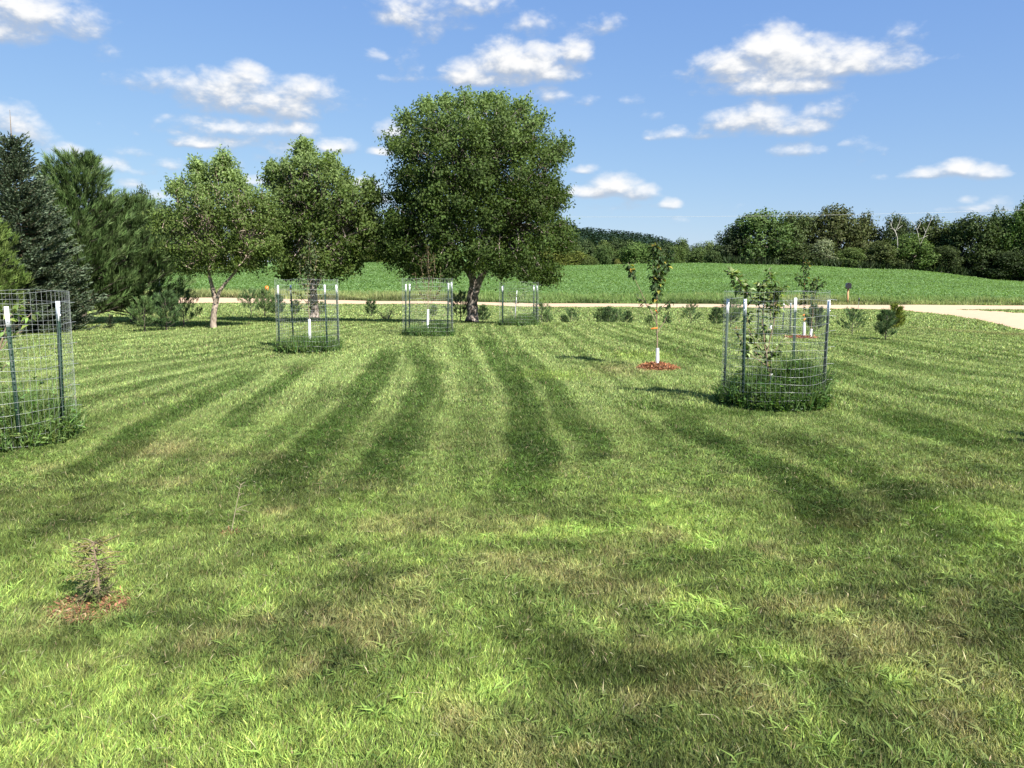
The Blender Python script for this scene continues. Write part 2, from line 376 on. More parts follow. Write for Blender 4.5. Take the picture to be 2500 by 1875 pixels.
def lawn_fields(X, Y):
    """stripe lean (-1..1) and base colour of the grass at X, Y"""
    wx = X + (fbm(X * 1.3, Y * .8, 4, 21) - .5) * .34; wy = Y + (fbm(X * .8, Y * 1.1, 3, 22) - .5) * .4
    dark = np.zeros(len(X))
    for pts, hw, dep in DARK_BANDS:
        xs = [p.x for p in pts]; ys = [p.y for p in pts]
        m = (wx > min(xs) - 1.2) & (wx < max(xs) + 1.2) & (wy > min(ys) - 1.2) & (wy < max(ys) + 1.2)
        if not m.any(): continue
        x, y = wx[m], wy[m]; best = np.full(len(x), 9.); tt = np.zeros(len(x)); n = len(pts) - 1
        for i in range(n):
            ax, ay, bx, by = xs[i], ys[i], xs[i + 1], ys[i + 1]; dx, dy = bx - ax, by - ay
            t = ((x - ax) * dx + (y - ay) * dy) / (dx * dx + dy * dy + 1e-9); t = np.clip(t, 0, 1)
            d = np.hypot(x - ax - t * dx, y - ay - t * dy) / .8; tt = np.where(d < best, (i + t) / n, tt); best = np.minimum(best, d)
        v = dep * (.92 if max(ys) > 6 else .6) * np.exp(-(best / hw) ** 7 * .5) * (.2 + .8 * sstep(0, .16, tt) * sstep(0, .22, 1 - tt))
        dark[m] = np.maximum(dark[m], v)
    s = course(X + (fbm(X * .9, Y * .7, 3, 23) - .5) * .25, Y)
    am = .35 + .65 * sstep(.38, .6, fbm(s * 1.3, Y * .12, 3, 33)); gen = .5 + .5 * np.tanh(1.8 * np.sin(s * 4 * math.pi + .5)); fin = .5 + .5 * np.tanh(2 * np.sin(s * 9.3 * math.pi))
    dark = np.clip(np.maximum(dark, .62 * gen * am * sstep(4.8, 7.5, Y)) + .16 * (fin - .3) * sstep(6, 9, Y), 0, 1)
    dark *= .8 + .4 * fbm(X * 2.4, Y * 1.6, 3, 31)
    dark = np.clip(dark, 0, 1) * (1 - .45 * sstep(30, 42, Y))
    st = 1 - 2 * dark
    lime = .42 * sstep(.5, .66, fbm(X * 1.6 + 9, Y * 1.7 + 3, 4, 51)) * (1 - .7 * sstep(4, 9, Y)); dry = .6 * sstep(.57, .72, fbm(X * 1.9, Y * 1.9, 4, 41)) * (1 - .75 * sstep(5, 9, Y))
    qx = X + (fbm(X * 2.2, Y * 2.2, 3, 24) - .5) * .5; qy = Y + (fbm(X * 2.2, Y * 2.2, 3, 25) - .5) * .5
    for (a, b, c, d, k) in WP:
        v = np.exp(-(((qx - a) / c) ** 2 + ((qy - b) / d) ** 2) ** 1.5 * .8)
        if k == 'L': lime = np.maximum(lime, v)
        else: dry = np.maximum(dry, v * .85)
    mott = fbm(X * 3.4, Y * 3.0, 4, 71); deep = sstep(.5, .66, fbm(X * 1.3 - 7, Y * 1.5, 4, 61)) * (1 - .6 * sstep(5, 10, Y))
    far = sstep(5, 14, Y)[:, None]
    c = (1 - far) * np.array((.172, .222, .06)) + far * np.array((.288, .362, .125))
    c = c * (1 - .42 * deep[:, None])
    L1 = (lime * (.65 + .6 * mott))[:, None].clip(0, 1); D1 = (dry * (.6 + .7 * mott))[:, None].clip(0, 1)
    c = c * (1 - L1) + L1 * np.array((.27, .36, .085))
    c = c * (1 - D1 * .6) + .6 * D1 * np.array((.34, .28, .135))
    dd = dark[:, None] * (1 - .3 * L1)
    c = c * (1 - dd * np.array((.68, .57, .72)))  # stripe darkening in the colour stands in for sheen off leaned blades
    fine = fbm(X * 11, Y * 9, 3, 73)
    c = c * (1 + (mott - .5) * (.6 - .25 * sstep(6, 10, Y)))[:, None] * (1 + (fine - .5) * 1.3 * (1 - .75 * sstep(4.5, 9, Y)))[:, None] * (.88 + .24 * fbm(X * .35, Y * .35, 3, 72))[:, None]
    return st, c
CAGES = []     # (x, y, r) tall grass inside the cages
gb = MB()
def grass_zone(y0, y1, dens, Lr, Wm, side=None):
    if side:        # the lawn goes on to both sides, a little sparser
        n = int((y1 - y0) * 2 * (side[1] - side[0]) * dens); Y = R.uniform(y0, y1, n)
        X = R.choice((-1., 1.), n) * (np.maximum(Y, 1.5) * .66 + R.uniform(side[0], side[1], n))
    elif y0 < 0:
        n = int((y1 - y0) * 6 * dens); Y = R.uniform(y0, y1, n); X = R.uniform(-3, 3, n)
    else:
        n = int(((y1 ** 2 - y0 ** 2) * .66 + (y1 - y0) * 2.0) * dens)
        Y = np.sqrt(R.uniform(y0 ** 2, y1 ** 2, n)); X = R.uniform(-1, 1, n) * (Y * .66 + .6)
        grass_zone(y0, y1, dens * .32, Lr, Wm * 1.75, (.6, 5.5))
    k = ~in_drive(X, Y)
    for (a, b, r) in MULCH: k &= (X - a) ** 2 + (Y - b) ** 2 > r * r
    X, Y = X[k], Y[k]; n = len(X)
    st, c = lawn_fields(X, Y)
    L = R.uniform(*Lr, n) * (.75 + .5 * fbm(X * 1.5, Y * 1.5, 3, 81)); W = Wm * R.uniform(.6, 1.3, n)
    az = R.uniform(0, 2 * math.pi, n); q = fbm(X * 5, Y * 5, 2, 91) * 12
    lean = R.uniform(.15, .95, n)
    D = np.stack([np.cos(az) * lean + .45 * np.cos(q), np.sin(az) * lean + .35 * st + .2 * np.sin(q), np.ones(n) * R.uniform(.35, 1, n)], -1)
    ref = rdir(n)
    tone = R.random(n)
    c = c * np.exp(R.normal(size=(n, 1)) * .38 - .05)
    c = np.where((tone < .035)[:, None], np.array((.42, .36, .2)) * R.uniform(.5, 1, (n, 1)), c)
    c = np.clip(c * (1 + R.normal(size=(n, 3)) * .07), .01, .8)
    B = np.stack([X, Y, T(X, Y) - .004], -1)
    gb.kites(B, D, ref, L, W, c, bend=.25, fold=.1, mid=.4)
grass_zone(1.9, 3.6, 31000, (.02, .054), .0034)
grass_zone(3.6, 6, 20000, (.02, .054), .0041)
grass_zone(6, 10, 9000, (.022, .055), .0058)
grass_zone(10, 16, 3200, (.03, .065), .0095)
grass_zone(16, 24, 1150, (.035, .075), .016)
grass_zone(24, 34, 480, (.04, .085), .026)
grass_zone(34, 66, 110, (.06, .13), .05)
grass_zone(-4, 1.9, 5200, (.025, .06), .0075); grass_zone(-4, 1.9, 3800, (.025, .06), .008, (1.8, 6))
grass_zone(-4, 10, 1300, (.035, .075), .013, (5.3, 18)); grass_zone(10, 34, 300, (.05, .1), .032, (5.3, 20))
def tufts():
    n = 5200; Y = np.sqrt(R.uniform(2.1 ** 2, 9 ** 2, n)); X = R.uniform(-1, 1, n) * (Y * .66 + .4); k = (fbm(X * 1.2, Y * 1.2, 3, 101) > .5) | (R.random(n) < .25); X, Y = X[k], Y[k]; n = len(X)
    m = 9; st, c = lawn_fields(X, Y); c = np.repeat(c * (1 + R.normal(size=(n, 1)) * .25).clip(.5, 1.7), m, 0) * np.array((.92, 1.04, .9))
    B = np.repeat(np.stack([X, Y, T(X, Y) + .006], -1), m, 0) + R.normal(size=(n * m, 3)) * np.array((.012, .012, .003)); az = R.uniform(0, 6.28, n * m)
    gb.kites(B, np.stack([np.cos(az), np.sin(az), R.uniform(.25, 1.3, n * m)], -1), rdir(n * m) * .4 + np.array((0, 0, 1)), R.uniform(.04, .09, n * m), R.uniform(.005, .0095, n * m), c.clip(.01, .8), bend=.4, fold=.15)
    n = 1300; Y = np.sqrt(R.uniform(2.1 ** 2, 8 ** 2, n)); X = R.uniform(-1, 1, n) * (Y * .66 + .4)      # dry clippings lying on top
    D = rdir(n); D[:, 2] *= .15
    gb.kites(np.stack([X, Y, T(X, Y) + R.uniform(.02, .045, n)], -1), D, np.array((0, 0, 1.)) + .2 * rdir(n), R.uniform(.03, .09, n), .0035, cvar((.5, .45, .25), n, .25), bend=.1)
tufts()
g = gb.obj('grass', M['grass']); tag(g, 'mown lawn grass in light and dark mower stripes', 'grass', kind='stuff')
gb = None

def stuff_blades(name, X, Y, L, W, c, label, lean=.4, zoff=0, mat='grass', leafy=0, cat='weeds'):
    n = len(X); mb = MB(); az = R.uniform(0, 2 * math.pi, n); ln = R.uniform(.05, lean, n)
    D = np.stack([np.cos(az) * ln, np.sin(az) * ln, R.uniform(.7, 1, n)], -1)
    B = np.stack([X, Y, T(X, Y) + zoff], -1)
    mb.kites(B, D, rdir(n), L, W, c, bend=.3, fold=.1, mid=.35)
    if leafy:
        k = R.integers(0, n, int(n * leafy)); t = R.uniform(.2, 1, len(k))[:, None]
        Bl = B[k] + D[k] * t * np.asarray(L)[k][:, None]
        Dl = rdir(len(k)); Dl[:, 2] = np.abs(Dl[:, 2]) * .3
        mb.kites(Bl, Dl, np.array((0, 0, 1.)) + .4 * rdir(len(k)), R.uniform(.03, .09, len(k)), R.uniform(.02, .04, len(k)), c[k] * 1.15, bend=.2)
    o = mb.obj(name, M[mat]); return tag(o, label, cat, kind='stuff')

# roadside weeds and crop
def band(n, u0, u1, f):
    u = R.uniform(u0, u1, n); y0 = np.interp(u, uu, yf); return u * (y0 + f), y0 + f
n = 95000
f = np.abs(R.normal(0, 1, n)) ** 1.0 * 5.5 + .05; f = np.where(f > 13, R.uniform(0, 6, n), f)
X, Y = band(n, -.85, .85, f)
hgt = (.12 + .75 * fbm(X * .5, Y * .7, 4, 11)) * (.55 + .45 * sstep(0, 3, f)) * R.uniform(.6, 1.25, n) * (1 - .5 * sstep(3, 12, f))
cc = cvar((.19, .27, .085), n, .25)
warm = (sstep(.5, .68, fbm(X * .12 + 3, Y * .2, 3, 13)) * .35 + .5 * np.exp(-((X + 20) / 7) ** 2) + .4 * np.exp(-((X - 24) / 4) ** 2)).clip(0, .75)[:, None]
cc = cc * (1 - warm) + warm * cvar((.4, .37, .17), n, .25)
dk = (sstep(.4, .55, fbm(X * .3 + 8, Y * .8, 3, 15)) * (1 - sstep(.8, 2.8, f)))[:, None]
cc = cc * (1 - dk * .6)
stuff_blades('roadside_weeds', X, Y, hgt, R.uniform(.03, .07, n), cc, 'tall rough grass and weeds along the far edge of the gravel road', .5, leafy=.5)
n = 330000
Y = np.sqrt(R.uniform(66 ** 2, 134 ** 2, n)); X = R.uniform(-.7, .7, n) * Y
k = Y > np.interp(X / Y, uu, yf) + 3 + 3 * vnoise(X * .2, Y * .2, 4); X, Y = X[k], Y[k]; n = len(X)
mb = MB(); D = rdir(n); D[:, 2] = D[:, 2] * .25 + .05
tone = fbm(X * .08, Y * .25, 4, 19)[:, None]; tone2 = fbm(X * .9, Y * .9, 2, 20)[:, None]
cc = cvar((.16, .255, .09), n, .08, .03) * (.74 + .52 * tone) * (.94 + .12 * tone2)
mb.kites(np.stack([X, Y, T(X, Y) + R.uniform(.02, .12, n)], -1), D, np.array((0, 0, 1.)) + .38 * rdir(n), R.uniform(.14, .28, n), R.uniform(.1, .18, n), cc, bend=.1)
tag(mb.obj('crop', M['grass']), 'low green crop covering the rising field', 'crop', kind='stuff'); mb = None

# ------------------------------------------------------------------ broadleaf trees
def lobes_leaves(mb, lob, dens, Ls, Ws, col, top, H, clump=.22, pale=.5, nper=9, inner=.35):
    for (x, y, z, r) in lob:
        n = max(4, int(dens * (r ** 2.0 + (.05 if H > 1.5 else 0))))
        d = rdir(n); rr = np.where(R.random(n) < inner, R.uniform(.2, .7, n), R.uniform(.68, 1.08, n))
        cen = np.array((x, y, z)) + d * (r * rr)[:, None] * np.array((1, 1, .92))
        cen += R.normal(size=(n, 3)) * .08 * r
        out = d + np.array((0, 0, .35))
        tint = (1 + R.normal(size=(n, 1)) * .2).clip(.5, 1.6)
        cb = np.repeat(cen, nper, 0); ob = np.repeat(out, nper, 0); tb = np.repeat(tint, nper, 0)
        m = len(cb); B = cb + R.normal(size=(m, 3)) * clump * .45 * np.array((1, 1, .7))
        D = ob * .45 + rdir(m) * .8 + np.array((0, 0, -.35))
        ref = ob + .55 * rdir(m)
        c = cvar(col, m, .14, .05) * tb
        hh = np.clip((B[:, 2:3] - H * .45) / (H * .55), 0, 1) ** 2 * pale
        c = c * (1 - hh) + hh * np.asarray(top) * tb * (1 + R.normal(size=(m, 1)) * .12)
        mb.kites(B, D, ref, R.uniform(.7, 1.3, m) * Ls, R.uniform(.7, 1.3, m) * Ws, np.clip(c, .005, .9), bend=.2)
def limb(mb, a, b, r0, r1, n=7, wob=.12, C=None, sides=6):
    a = np.array(a, float); b = np.array(b, float); t = np.linspace(0, 1, n)[:, None]
    Lh = np.linalg.norm(b - a); P = a + (b - a) * t + np.sin(t * math.pi) * rdir(1) * wob * Lh
    P[:, 2] += (np.sin(t[:, 0] * math.pi) * .06 * Lh)
    mb.tube(P, np.linspace(r0, r1, n), sides, C); return P
def photo_tree(name, label, O, lobpx, trunkpx, Ls, Ws, col, top, pale, dens, bark, nper=9, clump=.22, squash=.8, cat='tree', gap=.1):
    root = empty(name, O, label, cat)
    L0 = []
    for (px, py, r) in lobpx:
        x, z = loc(px, py, O); L0.append((x, z, r * .86 * O.y / F))
    xs = np.array([l[0] for l in L0]); Rx = (xs.max() - xs.min()) / 2; cx = (xs.max() + xs.min()) / 2
    H = max(l[1] + l[2] for l in L0)
    lob = []
    for (x, z, r) in L0:
        lob.append((x, R.uniform(-.3, .3), z, r))
        # the crown's half depth at this place follows its half width at the same height
        row = [abs(a - cx) + c * .6 for (a, b, c) in L0 if abs(b - z) < c + r * .5]
        half = max(row); dd = math.sqrt(max(0, half ** 2 - (x - cx) ** 2)) * squash
        if dd > r * .6:
            for sgn in (-1, 1):
                for q, p_ in ((1, True), (.5, dd > r * 1.8)):
                    if not p_: continue
                    yy = sgn * dd * q * R.uniform(.85, 1.0); k_ = min(1, 1 + yy / O.y)
                    lob.append((x * k_ * R.uniform(.9, 1), yy, (z + O.z - EYE) * k_ + EYE - O.z - R.uniform(.02, .2), r * R.uniform(.7, .9)))
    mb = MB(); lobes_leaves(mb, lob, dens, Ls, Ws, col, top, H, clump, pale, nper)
    # young shoots standing out of the crown
    for (x, y, z, r) in lob:
        for _ in range(3 if r > .25 else 2):
            d = rdir(1)[0]; d[2] = abs(d[2]) * (1 if z > H * .55 else .2) + (.35 if z > H * .6 else -.1); d /= np.linalg.norm(d)
            if abs(y) > .5: d[2] *= .5
            p0 = np.array((x, y, z)) + d * r * .6; Lh = R.uniform(.15, .42) * (1 if z > H * .5 else .6); m = int(26 * Lh / .4)
            d2 = d + np.array((0, 0, .5 if z > H * .5 else -.3)); d2 /= np.linalg.norm(d2)
            t = R.random(m)[:, None]; B = p0 + d2 * t * Lh + R.normal(size=(m, 3)) * .055 * (1.2 - t)
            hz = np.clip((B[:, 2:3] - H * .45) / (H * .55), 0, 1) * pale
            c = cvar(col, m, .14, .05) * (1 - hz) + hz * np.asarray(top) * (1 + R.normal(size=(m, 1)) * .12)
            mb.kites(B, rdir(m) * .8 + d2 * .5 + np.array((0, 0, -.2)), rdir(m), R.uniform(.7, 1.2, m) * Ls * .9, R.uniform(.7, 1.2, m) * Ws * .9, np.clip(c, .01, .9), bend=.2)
    mb.obj('crown', M['leaf'], root)
    tb = MB(); forks = []
    for path in trunkpx:
        P = [(*loc(px, py, O), r * O.y / F) for (px, py, r) in path]
        y0 = 0 if not forks else forks[-1][1]
        pts = np.array([(p[0], (0 if i == 0 else R.uniform(-.06, .06)), p[1]) for i, p in enumerate(P)])
        if len(pts) > 1:
            tt = np.linspace(0, len(pts) - 1, len(pts) * 4)
            PP = np.stack([np.interp(tt, range(len(pts)), pts[:, k]) for k in range(3)], -1)
            rr = np.interp(tt, range(len(pts)), [p[2] for p in P])
            tb.tube(PP, rr * (1 + R.normal(size=len(rr)) * .05), 10)
        forks.append((pts[-1], pts[-1][1], P[-1][2]))
    for (x, y, z, r) in lob:
        f0 = min(forks, key=lambda f: np.linalg.norm(f[0] - np.array((x, y, z))))
        e = np.array((x, y, z)); P = limb(tb, f0[0], e, max(.02, f0[2] * .55), .012, 8, .1)
        for _ in range(5):
            a = P[R.integers(3, 8)]; limb(tb, a, a + rdir(1)[0] * r * .9 + np.array((0, 0, .2 * r)), .014, .004, 4, .1, sides=4)
    tb.obj('trunk', bark, root, smooth=True)
    return root
BIG = [(1150,295,72),(1065,300,62),(1245,295,66),(1000,350,52),(1310,335,45),(1355,372,34),(985,425,46),(1060,420,72),(1175,410,86),(1285,425,66),(1345,440,34),
       (965,472,28),(995,520,58),(1095,530,80),(1215,530,80),(1325,515,52),(1365,490,26),(995,595,56),(958,615,36),(1080,615,60),(1180,600,60),(1280,600,62),(1360,570,44),(1385,552,26),
       (1005,645,34),(975,560,40),(1340,645,36),(1350,668,20),(1095,650,30),(1235,640,42),(1165,645,26),(945,530,14),(1375,470,12),(1090,245,14),(1185,238,10),(1222,240,12),(985,285,12),(1380,350,12),(1320,290,14),(1140,240,14),(1040,250,14),(1285,255,14),(1035,480,58),(1130,475,66),(1235,482,62),(1310,488,46),(1180,335,60),(1090,350,56),(1260,350,50),
       (955,345,18),(1395,590,18),(1300,655,26),(1040,655,20)]
O = gnd(1155, Y=29.0)
photo_tree('broadleaf_tree', 'largest tree, dense round green crown on a thick forked trunk with peeling bark', O, BIG,
  [[(1152,787,19),(1154,772,14),(1153,745,14),(1154,720,14),(1157,700,12),(1153,672,8),(1148,640,6),(1150,560,5),(1155,480,4)],
   [(1160,716,9),(1168,690,9),(1180,668,7),(1200,630,5),(1230,560,4)],
   [(1155,690,6),(1130,640,5),(1090,570,4)]],
  .1, .057, (.058, .092, .021), (.19, .27, .09), .8, 42, M['bark'], nper=36, clump=.34)
TR1 = [(540,398,10),(552,385,7),(530,415,14),(487,425,11),(478,402,5),(560,425,12),(500,440,16),(452,462,24),(430,450,12),(500,465,32),(560,458,24),(596,478,26),(640,478,22),(575,430,7),(592,445,7),
       (412,545,26),(462,525,44),(535,515,52),(605,525,50),(655,545,26),(432,595,36),(495,590,50),(570,590,52),(638,600,34),(480,640,24),(545,640,28),(615,640,26),(455,640,16),(660,500,18),(392,530,12),(668,590,14)]
O = gnd(520, Y=25.2)
photo_tree('broadleaf_tree', 'yellow green bushy tree with pale forked trunk beside the tall pines', O, TR1,
  [[(521,803,9),(521,790,7.5),(524,760,7),(527,738,6.5),(519,705,5),(512,670,4),(508,620,3)],
   [(526,745,5),(536,712,4.5),(550,692,4),(575,662,3),(600,620,2)]],
  .088, .046, (.105, .15, .036), (.27, .37, .14), .85, 50, M['bark_pale'], nper=30, clump=.27)
TR2 = [(740,352,8),(735,370,14),(755,372,10),(760,395,20),(725,405,20),(700,410,18),(668,408,10),(662,425,14),(690,432,20),(800,398,14),(808,385,7),(800,425,20),(838,424,10),(835,445,14),(858,462,20),(905,448,9),(900,470,18),(922,478,10),
       (690,470,42),(755,460,52),(828,485,42),(888,515,36),(915,555,28),(665,520,30),(735,535,54),(815,550,56),(878,585,42),(680,585,40),(720,632,34),(795,615,50),(855,635,32),(700,660,18),(930,600,18),(765,650,24),(820,655,22),(650,560,18)]
O = gnd(768, Y=28.8)
photo_tree('broadleaf_tree', 'ragged multi-topped green tree left of the largest tree', O, TR2,
  [[(768,775,13),(768,762,10),(767,740,9),(765,710,8.5),(762,680,7),(758,640,5),(755,560,4)], [(768,700,6),(785,672,4),(810,640,3),(830,590,2)]],
  .115, .062, (.085, .125, .03), (.25, .34, .13), .8, 46, M['bark'], nper=24, clump=.3)

# ------------------------------------------------------------------ conifers
def pine(root, H, Rm, whorls, nb, tufts, nl, col, tip, trunkr, up=.35, needles=15, low=.06, candle=True, tuftw=.011, prof=.62, sprd=.55):
    nd, tk = MB(), MB()
    tk.tube(np.array([(0, 0, 0), (.01, 0, H * .3), (0, .01, H * .7), (0, 0, H * .97)]), [trunkr, trunkr * .8, trunkr * .45, .008], 7)
    Bs, Ds = [], []
    for w in range(whorls):
        t = low + (1 - low) * ((w + R.uniform(-.2, .2)) / whorls); t = min(max(t, low), .97)
        r = Rm * min(1, (1 - t) ** prof * 1.18) * (.65 + .35 * min(1, t / .18))
        for b in range(nb if t < .8 else max(4, nb - 3)):
            a = R.uniform(0, 2 * math.pi); L = r * R.uniform(.72, 1.08); rise = up * (.4 + t) * L + .05 * L
            p0 = np.array((0, 0, t * H * .97)); n = max(4, int(3 + L * 3)); s = np.linspace(0, 1, n)
            P = np.stack([np.cos(a) * L * s, np.sin(a) * L * s, p0[2] + rise * s ** 1.6], -1)
            tk.tube(P, np.linspace(max(.006, trunkr * .22 * (1 - t)), .004, n), 4)
            k = max(2, int(tufts * (.4 + L / Rm * .6)))
            q = R.uniform(.3, 1.0, k); q[0] = 1
            C = np.stack([np.interp(q, s, P[:, i]) for i in range(3)], -1)
            dv = np.array((math.cos(a), math.sin(a), up)); side = np.array((-math.sin(a), math.cos(a), 0))
            sp = R.uniform(-1, 1, (k, 1)) * L * .28 * (q[:, None])
            C = C + side * sp + np.array((0, 0, 1)) * R.uniform(-.05, .1, (k, 1)) * min(1, L)
            Dt = dv * .6 + side * np.sign(sp) * .35 + np.array((0, 0, .55)) + .25 * rdir(k)
            Bs.append(C); Ds.append(Dt)
    if candle:
        k = 6; Bs.append(np.array([(0, 0, H * (.9 + .02 * i)) for i in range(k)])); Ds.append(np.array([(R.normal() * .2, R.normal() * .2, 1) for i in range(k)]))
    B = np.concatenate(Bs); D = np.concatenate(Ds); D /= np.linalg.norm(D, axis=1)[:, None]
    n = len(B); tint = (1 + R.normal(size=(n, 1)) * .32).clip(.35, 1.9)
    rad_ = np.clip(np.linalg.norm(B[:, :2], axis=1) / Rm, 0, 1)[:, None]
    off = np.repeat(D, needles, 0) * R.uniform(0, nl * 1.0, (n * needles, 1))
    Dn = np.repeat(D, needles, 0) + sprd * rdir(n * needles)
    c = cvar(col, n * needles, .12, .04) * np.repeat(tint, needles, 0)
    tipf = np.repeat(R.random((n, 1)) < .3, needles, 0)
    c = np.where(tipf, c * .5 + .5 * np.asarray(tip), c)
    nd.kites(np.repeat(B, needles, 0) + off, Dn, rdir(n * needles), R.uniform(.75, 1.2, n * needles) * nl, tuftw, np.clip(c, .004, .8), bend=.05, fold=.05)
    nd.obj('crown', M['needle'], root); tk.obj('trunk', M['bark_dark'], root, smooth=True)
def spruce(root, H, Rm, whorls, nb, col, trunkr, leader=.07, tw=.022, spf=.85):
    nd, tk = MB(), MB()
    tk.tube(np.array([(0, 0, 0), (.02, 0, H * .5), (0, .02, H * .9), (.02, 0, H)]), [trunkr, trunkr * .5, .014, .004], 7, C=(1, 1, 1))
    Bt, Dt, Lt = [], [], []
    for w in range(whorls):
        t = .03 + (.95 - leader) * (w / (whorls - 1.0)); r = Rm * (1 - t / (1.0)) ** spf * (.7 + .3 * min(1, t / .1)) + .06
        for b in range(nb if t < .85 else 5):
            a = R.uniform(0, 2 * math.pi); L = r * R.uniform(.75, 1.12)
            n = 8; s = np.linspace(0, 1, n); dr = -.18 * (1 - t) * np.sin(s * 2.2) * L + (.1 + .5 * t) * L * s ** 2.2
            P = np.stack([np.cos(a) * L * s, np.sin(a) * L * s, t * H + dr], -1)
            tk.tube(P, np.linspace(.012 * (1.2 - t), .003, n), 4)
            k = max(3, int(L / .05)); q = np.repeat(np.linspace(.15, 1, k), 2); sg = np.tile((-1, 1), k)
            C = np.stack([np.interp(q, s, P[:, i]) for i in range(3)], -1)
            side = np.array((-math.sin(a), math.cos(a), 0)); f = np.array((math.cos(a), math.sin(a), .25 + .5 * t))
            D = f * .8 + side * sg[:, None] * R.uniform(.3, 1.0, (2 * k, 1)) + .25 * rdir(2 * k)
            Ln = R.uniform(.6, 1.2, 2 * k) * min(.24, .09 + .12 * L) * (1.15 - .5 * q)
            Bt.append(C); Dt.append(D); Lt.append(Ln)
            Bt.append(P[-1:]); Dt.append((f + .1 * rdir(1))); Lt.append(np.array([.16]))
    B = np.concatenate(Bt); D = np.concatenate(Dt); L = np.concatenate(Lt); D /= np.linalg.norm(D, axis=1)[:, None]
    m = 5; n = len(B); tt = 1 + R.normal(size=(n, 1)) * .15
    Bb = np.repeat(B, m, 0) + np.repeat(D * L[:, None], m, 0) * R.uniform(0, .6, (n * m, 1)); Dd = np.repeat(D, m, 0) + .33 * rdir(n * m)
    c = cvar(col, n * m, .14, .04) * np.repeat(tt, m, 0)
    tp = np.repeat(R.random((n, 1)) < .18, m, 0); c = np.where(tp, c * 1.45 + np.array((.012, .012, .01)), c)
    nd.kites(Bb, Dd, rdir(n * m), np.repeat(L, m) * .65, tw, np.clip(c, .004, .8), bend=.02, fold=.05)
    nd.obj('crown', M['needle'], root); tk.obj('trunk', M['twig'], root, smooth=True)

O = gnd(62, Y=24); Hs = (zrow(268, 24) - O.z)
rt = empty('spruce_tree', O, 'tall blue green spruce with a bare tan leader at its tip', 'tree'); spruce(rt, Hs, 2.15, 56, 15, (.1, .135, .08), .09, tw=.032, spf=1.08, leader=.115)
O = gnd(205, Y=27.5); rt = empty('pine_tree', O, 'tallest pine, dense dark green with upright candle tips', 'tree', 'pines beside the lawn')
pine(rt, zrow(385, 27.5) - O.z, 1.85, 32, 10, 13, .24, (.085, .14, .044), (.16, .22, .08), .12, up=.5, needles=21, tuftw=.017, prof=.5, sprd=.45)
O = gnd(325, Y=29); rt = empty('pine_tree', O, 'lower broad pine right of the tallest pine, branches down to the grass', 'tree', 'pines beside the lawn')
pine(rt, zrow(495, 29) - O.z, 1.85, 28, 10, 13, .24, (.09, .145, .048), (.165, .23, .085), .1, up=.42, needles=21, tuftw=.017, prof=.46, sprd=.45)
O = gnd(-62, Y=20); rt = empty('pine_tree', O, 'yellow green pine cut off by the left edge of the photo', 'tree', 'pines beside the lawn')
pine(rt, zrow(440, 20) - O.z, 1.2, 26, 11, 16, .15, (.095, .145, .032), (.16, .21, .06), .08, up=.5, needles=19, tuftw=.016)

# small pines: three prototypes, copies with their own labels
SP = [  # px, base py or None, Y, height px, shape, label
 (354, 812, None, 72, 0, 'leftmost of the three knee-high pines standing in front of the tall pines'),
 (407, 808, None, 80, 1, 'middle of the three knee-high pines standing in front of the tall pines'),
 (449, 800, None, 78, 2, 'rightmost of the three knee-high pines in front of the tall pines, with spread tips'),
 (613, None, 38, 48, 2, 'small pine near the road, left one of the two right of the pale forked trunk'),
 (646, None, 36, 52, 0, 'small light green pine near the road, left of the white wrapped sapling cage'),
 (676, None, 37, 42, 1, 'small pine seen through the left posts of the wire cage nearest the ragged tree'),
 (721, None, 40, 28, 1, 'low dark pine seen through the wire between the left posts and the ragged tree trunk'),
 (784, None, 41, 26, 0, 'small pine tucked just right of the ragged tree trunk'),
 (907, None, 42, 32, 1, 'small round pine alone by the road between the ragged tree and the middle cage'),
 (1057, None, 42, 24, 0, 'tiny pine seen through the wire of the middle cage'),
 (1124, None, 34, 58, 2, 'bushy young pine between the middle cage and the largest trunk'),
 (1179, None, 38, 34, 1, 'young pine just right of the largest trunk'),
 (1322, None, 37, 44, 2, 'young pine touching the right side of the farthest cage'),
 (1336, None, 34.5, 26, 0, 'low pine bush at the right foot of the farthest cage'),
 (1376, None, 36, 22, 1, 'tiny pale pine right of the farthest cage, left one of a close pair'),
 (1394, None, 36, 34, 2, 'upright small pine, right one of the close pair beyond the farthest cage'),
 (1467, None, 38, 36, 0, 'light green pine, left one of the clump of three on the ditch bank'),
 (1486, None, 37, 38, 1, 'dark pine, middle one of the clump of three on the ditch bank'),
 (1504, None, 36, 34, 2, 'thin pine, right one of the clump of three on the ditch bank'),
 (1531, None, 38, 30, 1, 'round dark pine alone just right of the clump of three'),
 (1586, None, 38, 22, 0, 'low pine seen just left of the mulched sapling trunk'),
 (1628, None, 38, 22, 1, 'low pine just right of the mulched sapling trunk'),
 (1686, 801, 30, 42, 2, 'branchy small pine midway between the mulched sapling and the big weedy cage'),
 (1748, None, 36, 38, 1, 'dark pine just outside the left post of the big weedy cage'),
 (1784, 809, 27.5, 62, 0, 'bluish pine seen through the left wires of the big weedy cage'),
 (1990, None, 26, 50, 1, 'dark pine behind the two white wrapped trunks in one mulch bed'),
 (2080, 820, None, 56, 2, 'feathery small pine with open base, left of the pair right of the big cage'),
 (2162, 831, None, 62, 1, 'dark small pine in front of the yellow green bushy one'),
 (2183, None, 30, 50, 3, 'yellow green dense small pine on the right, behind the darker one'),
 (270, 803, None, 34, 4, 'tiny dark spruce seedling in the grass before the tall pines'),
]
protos = {}
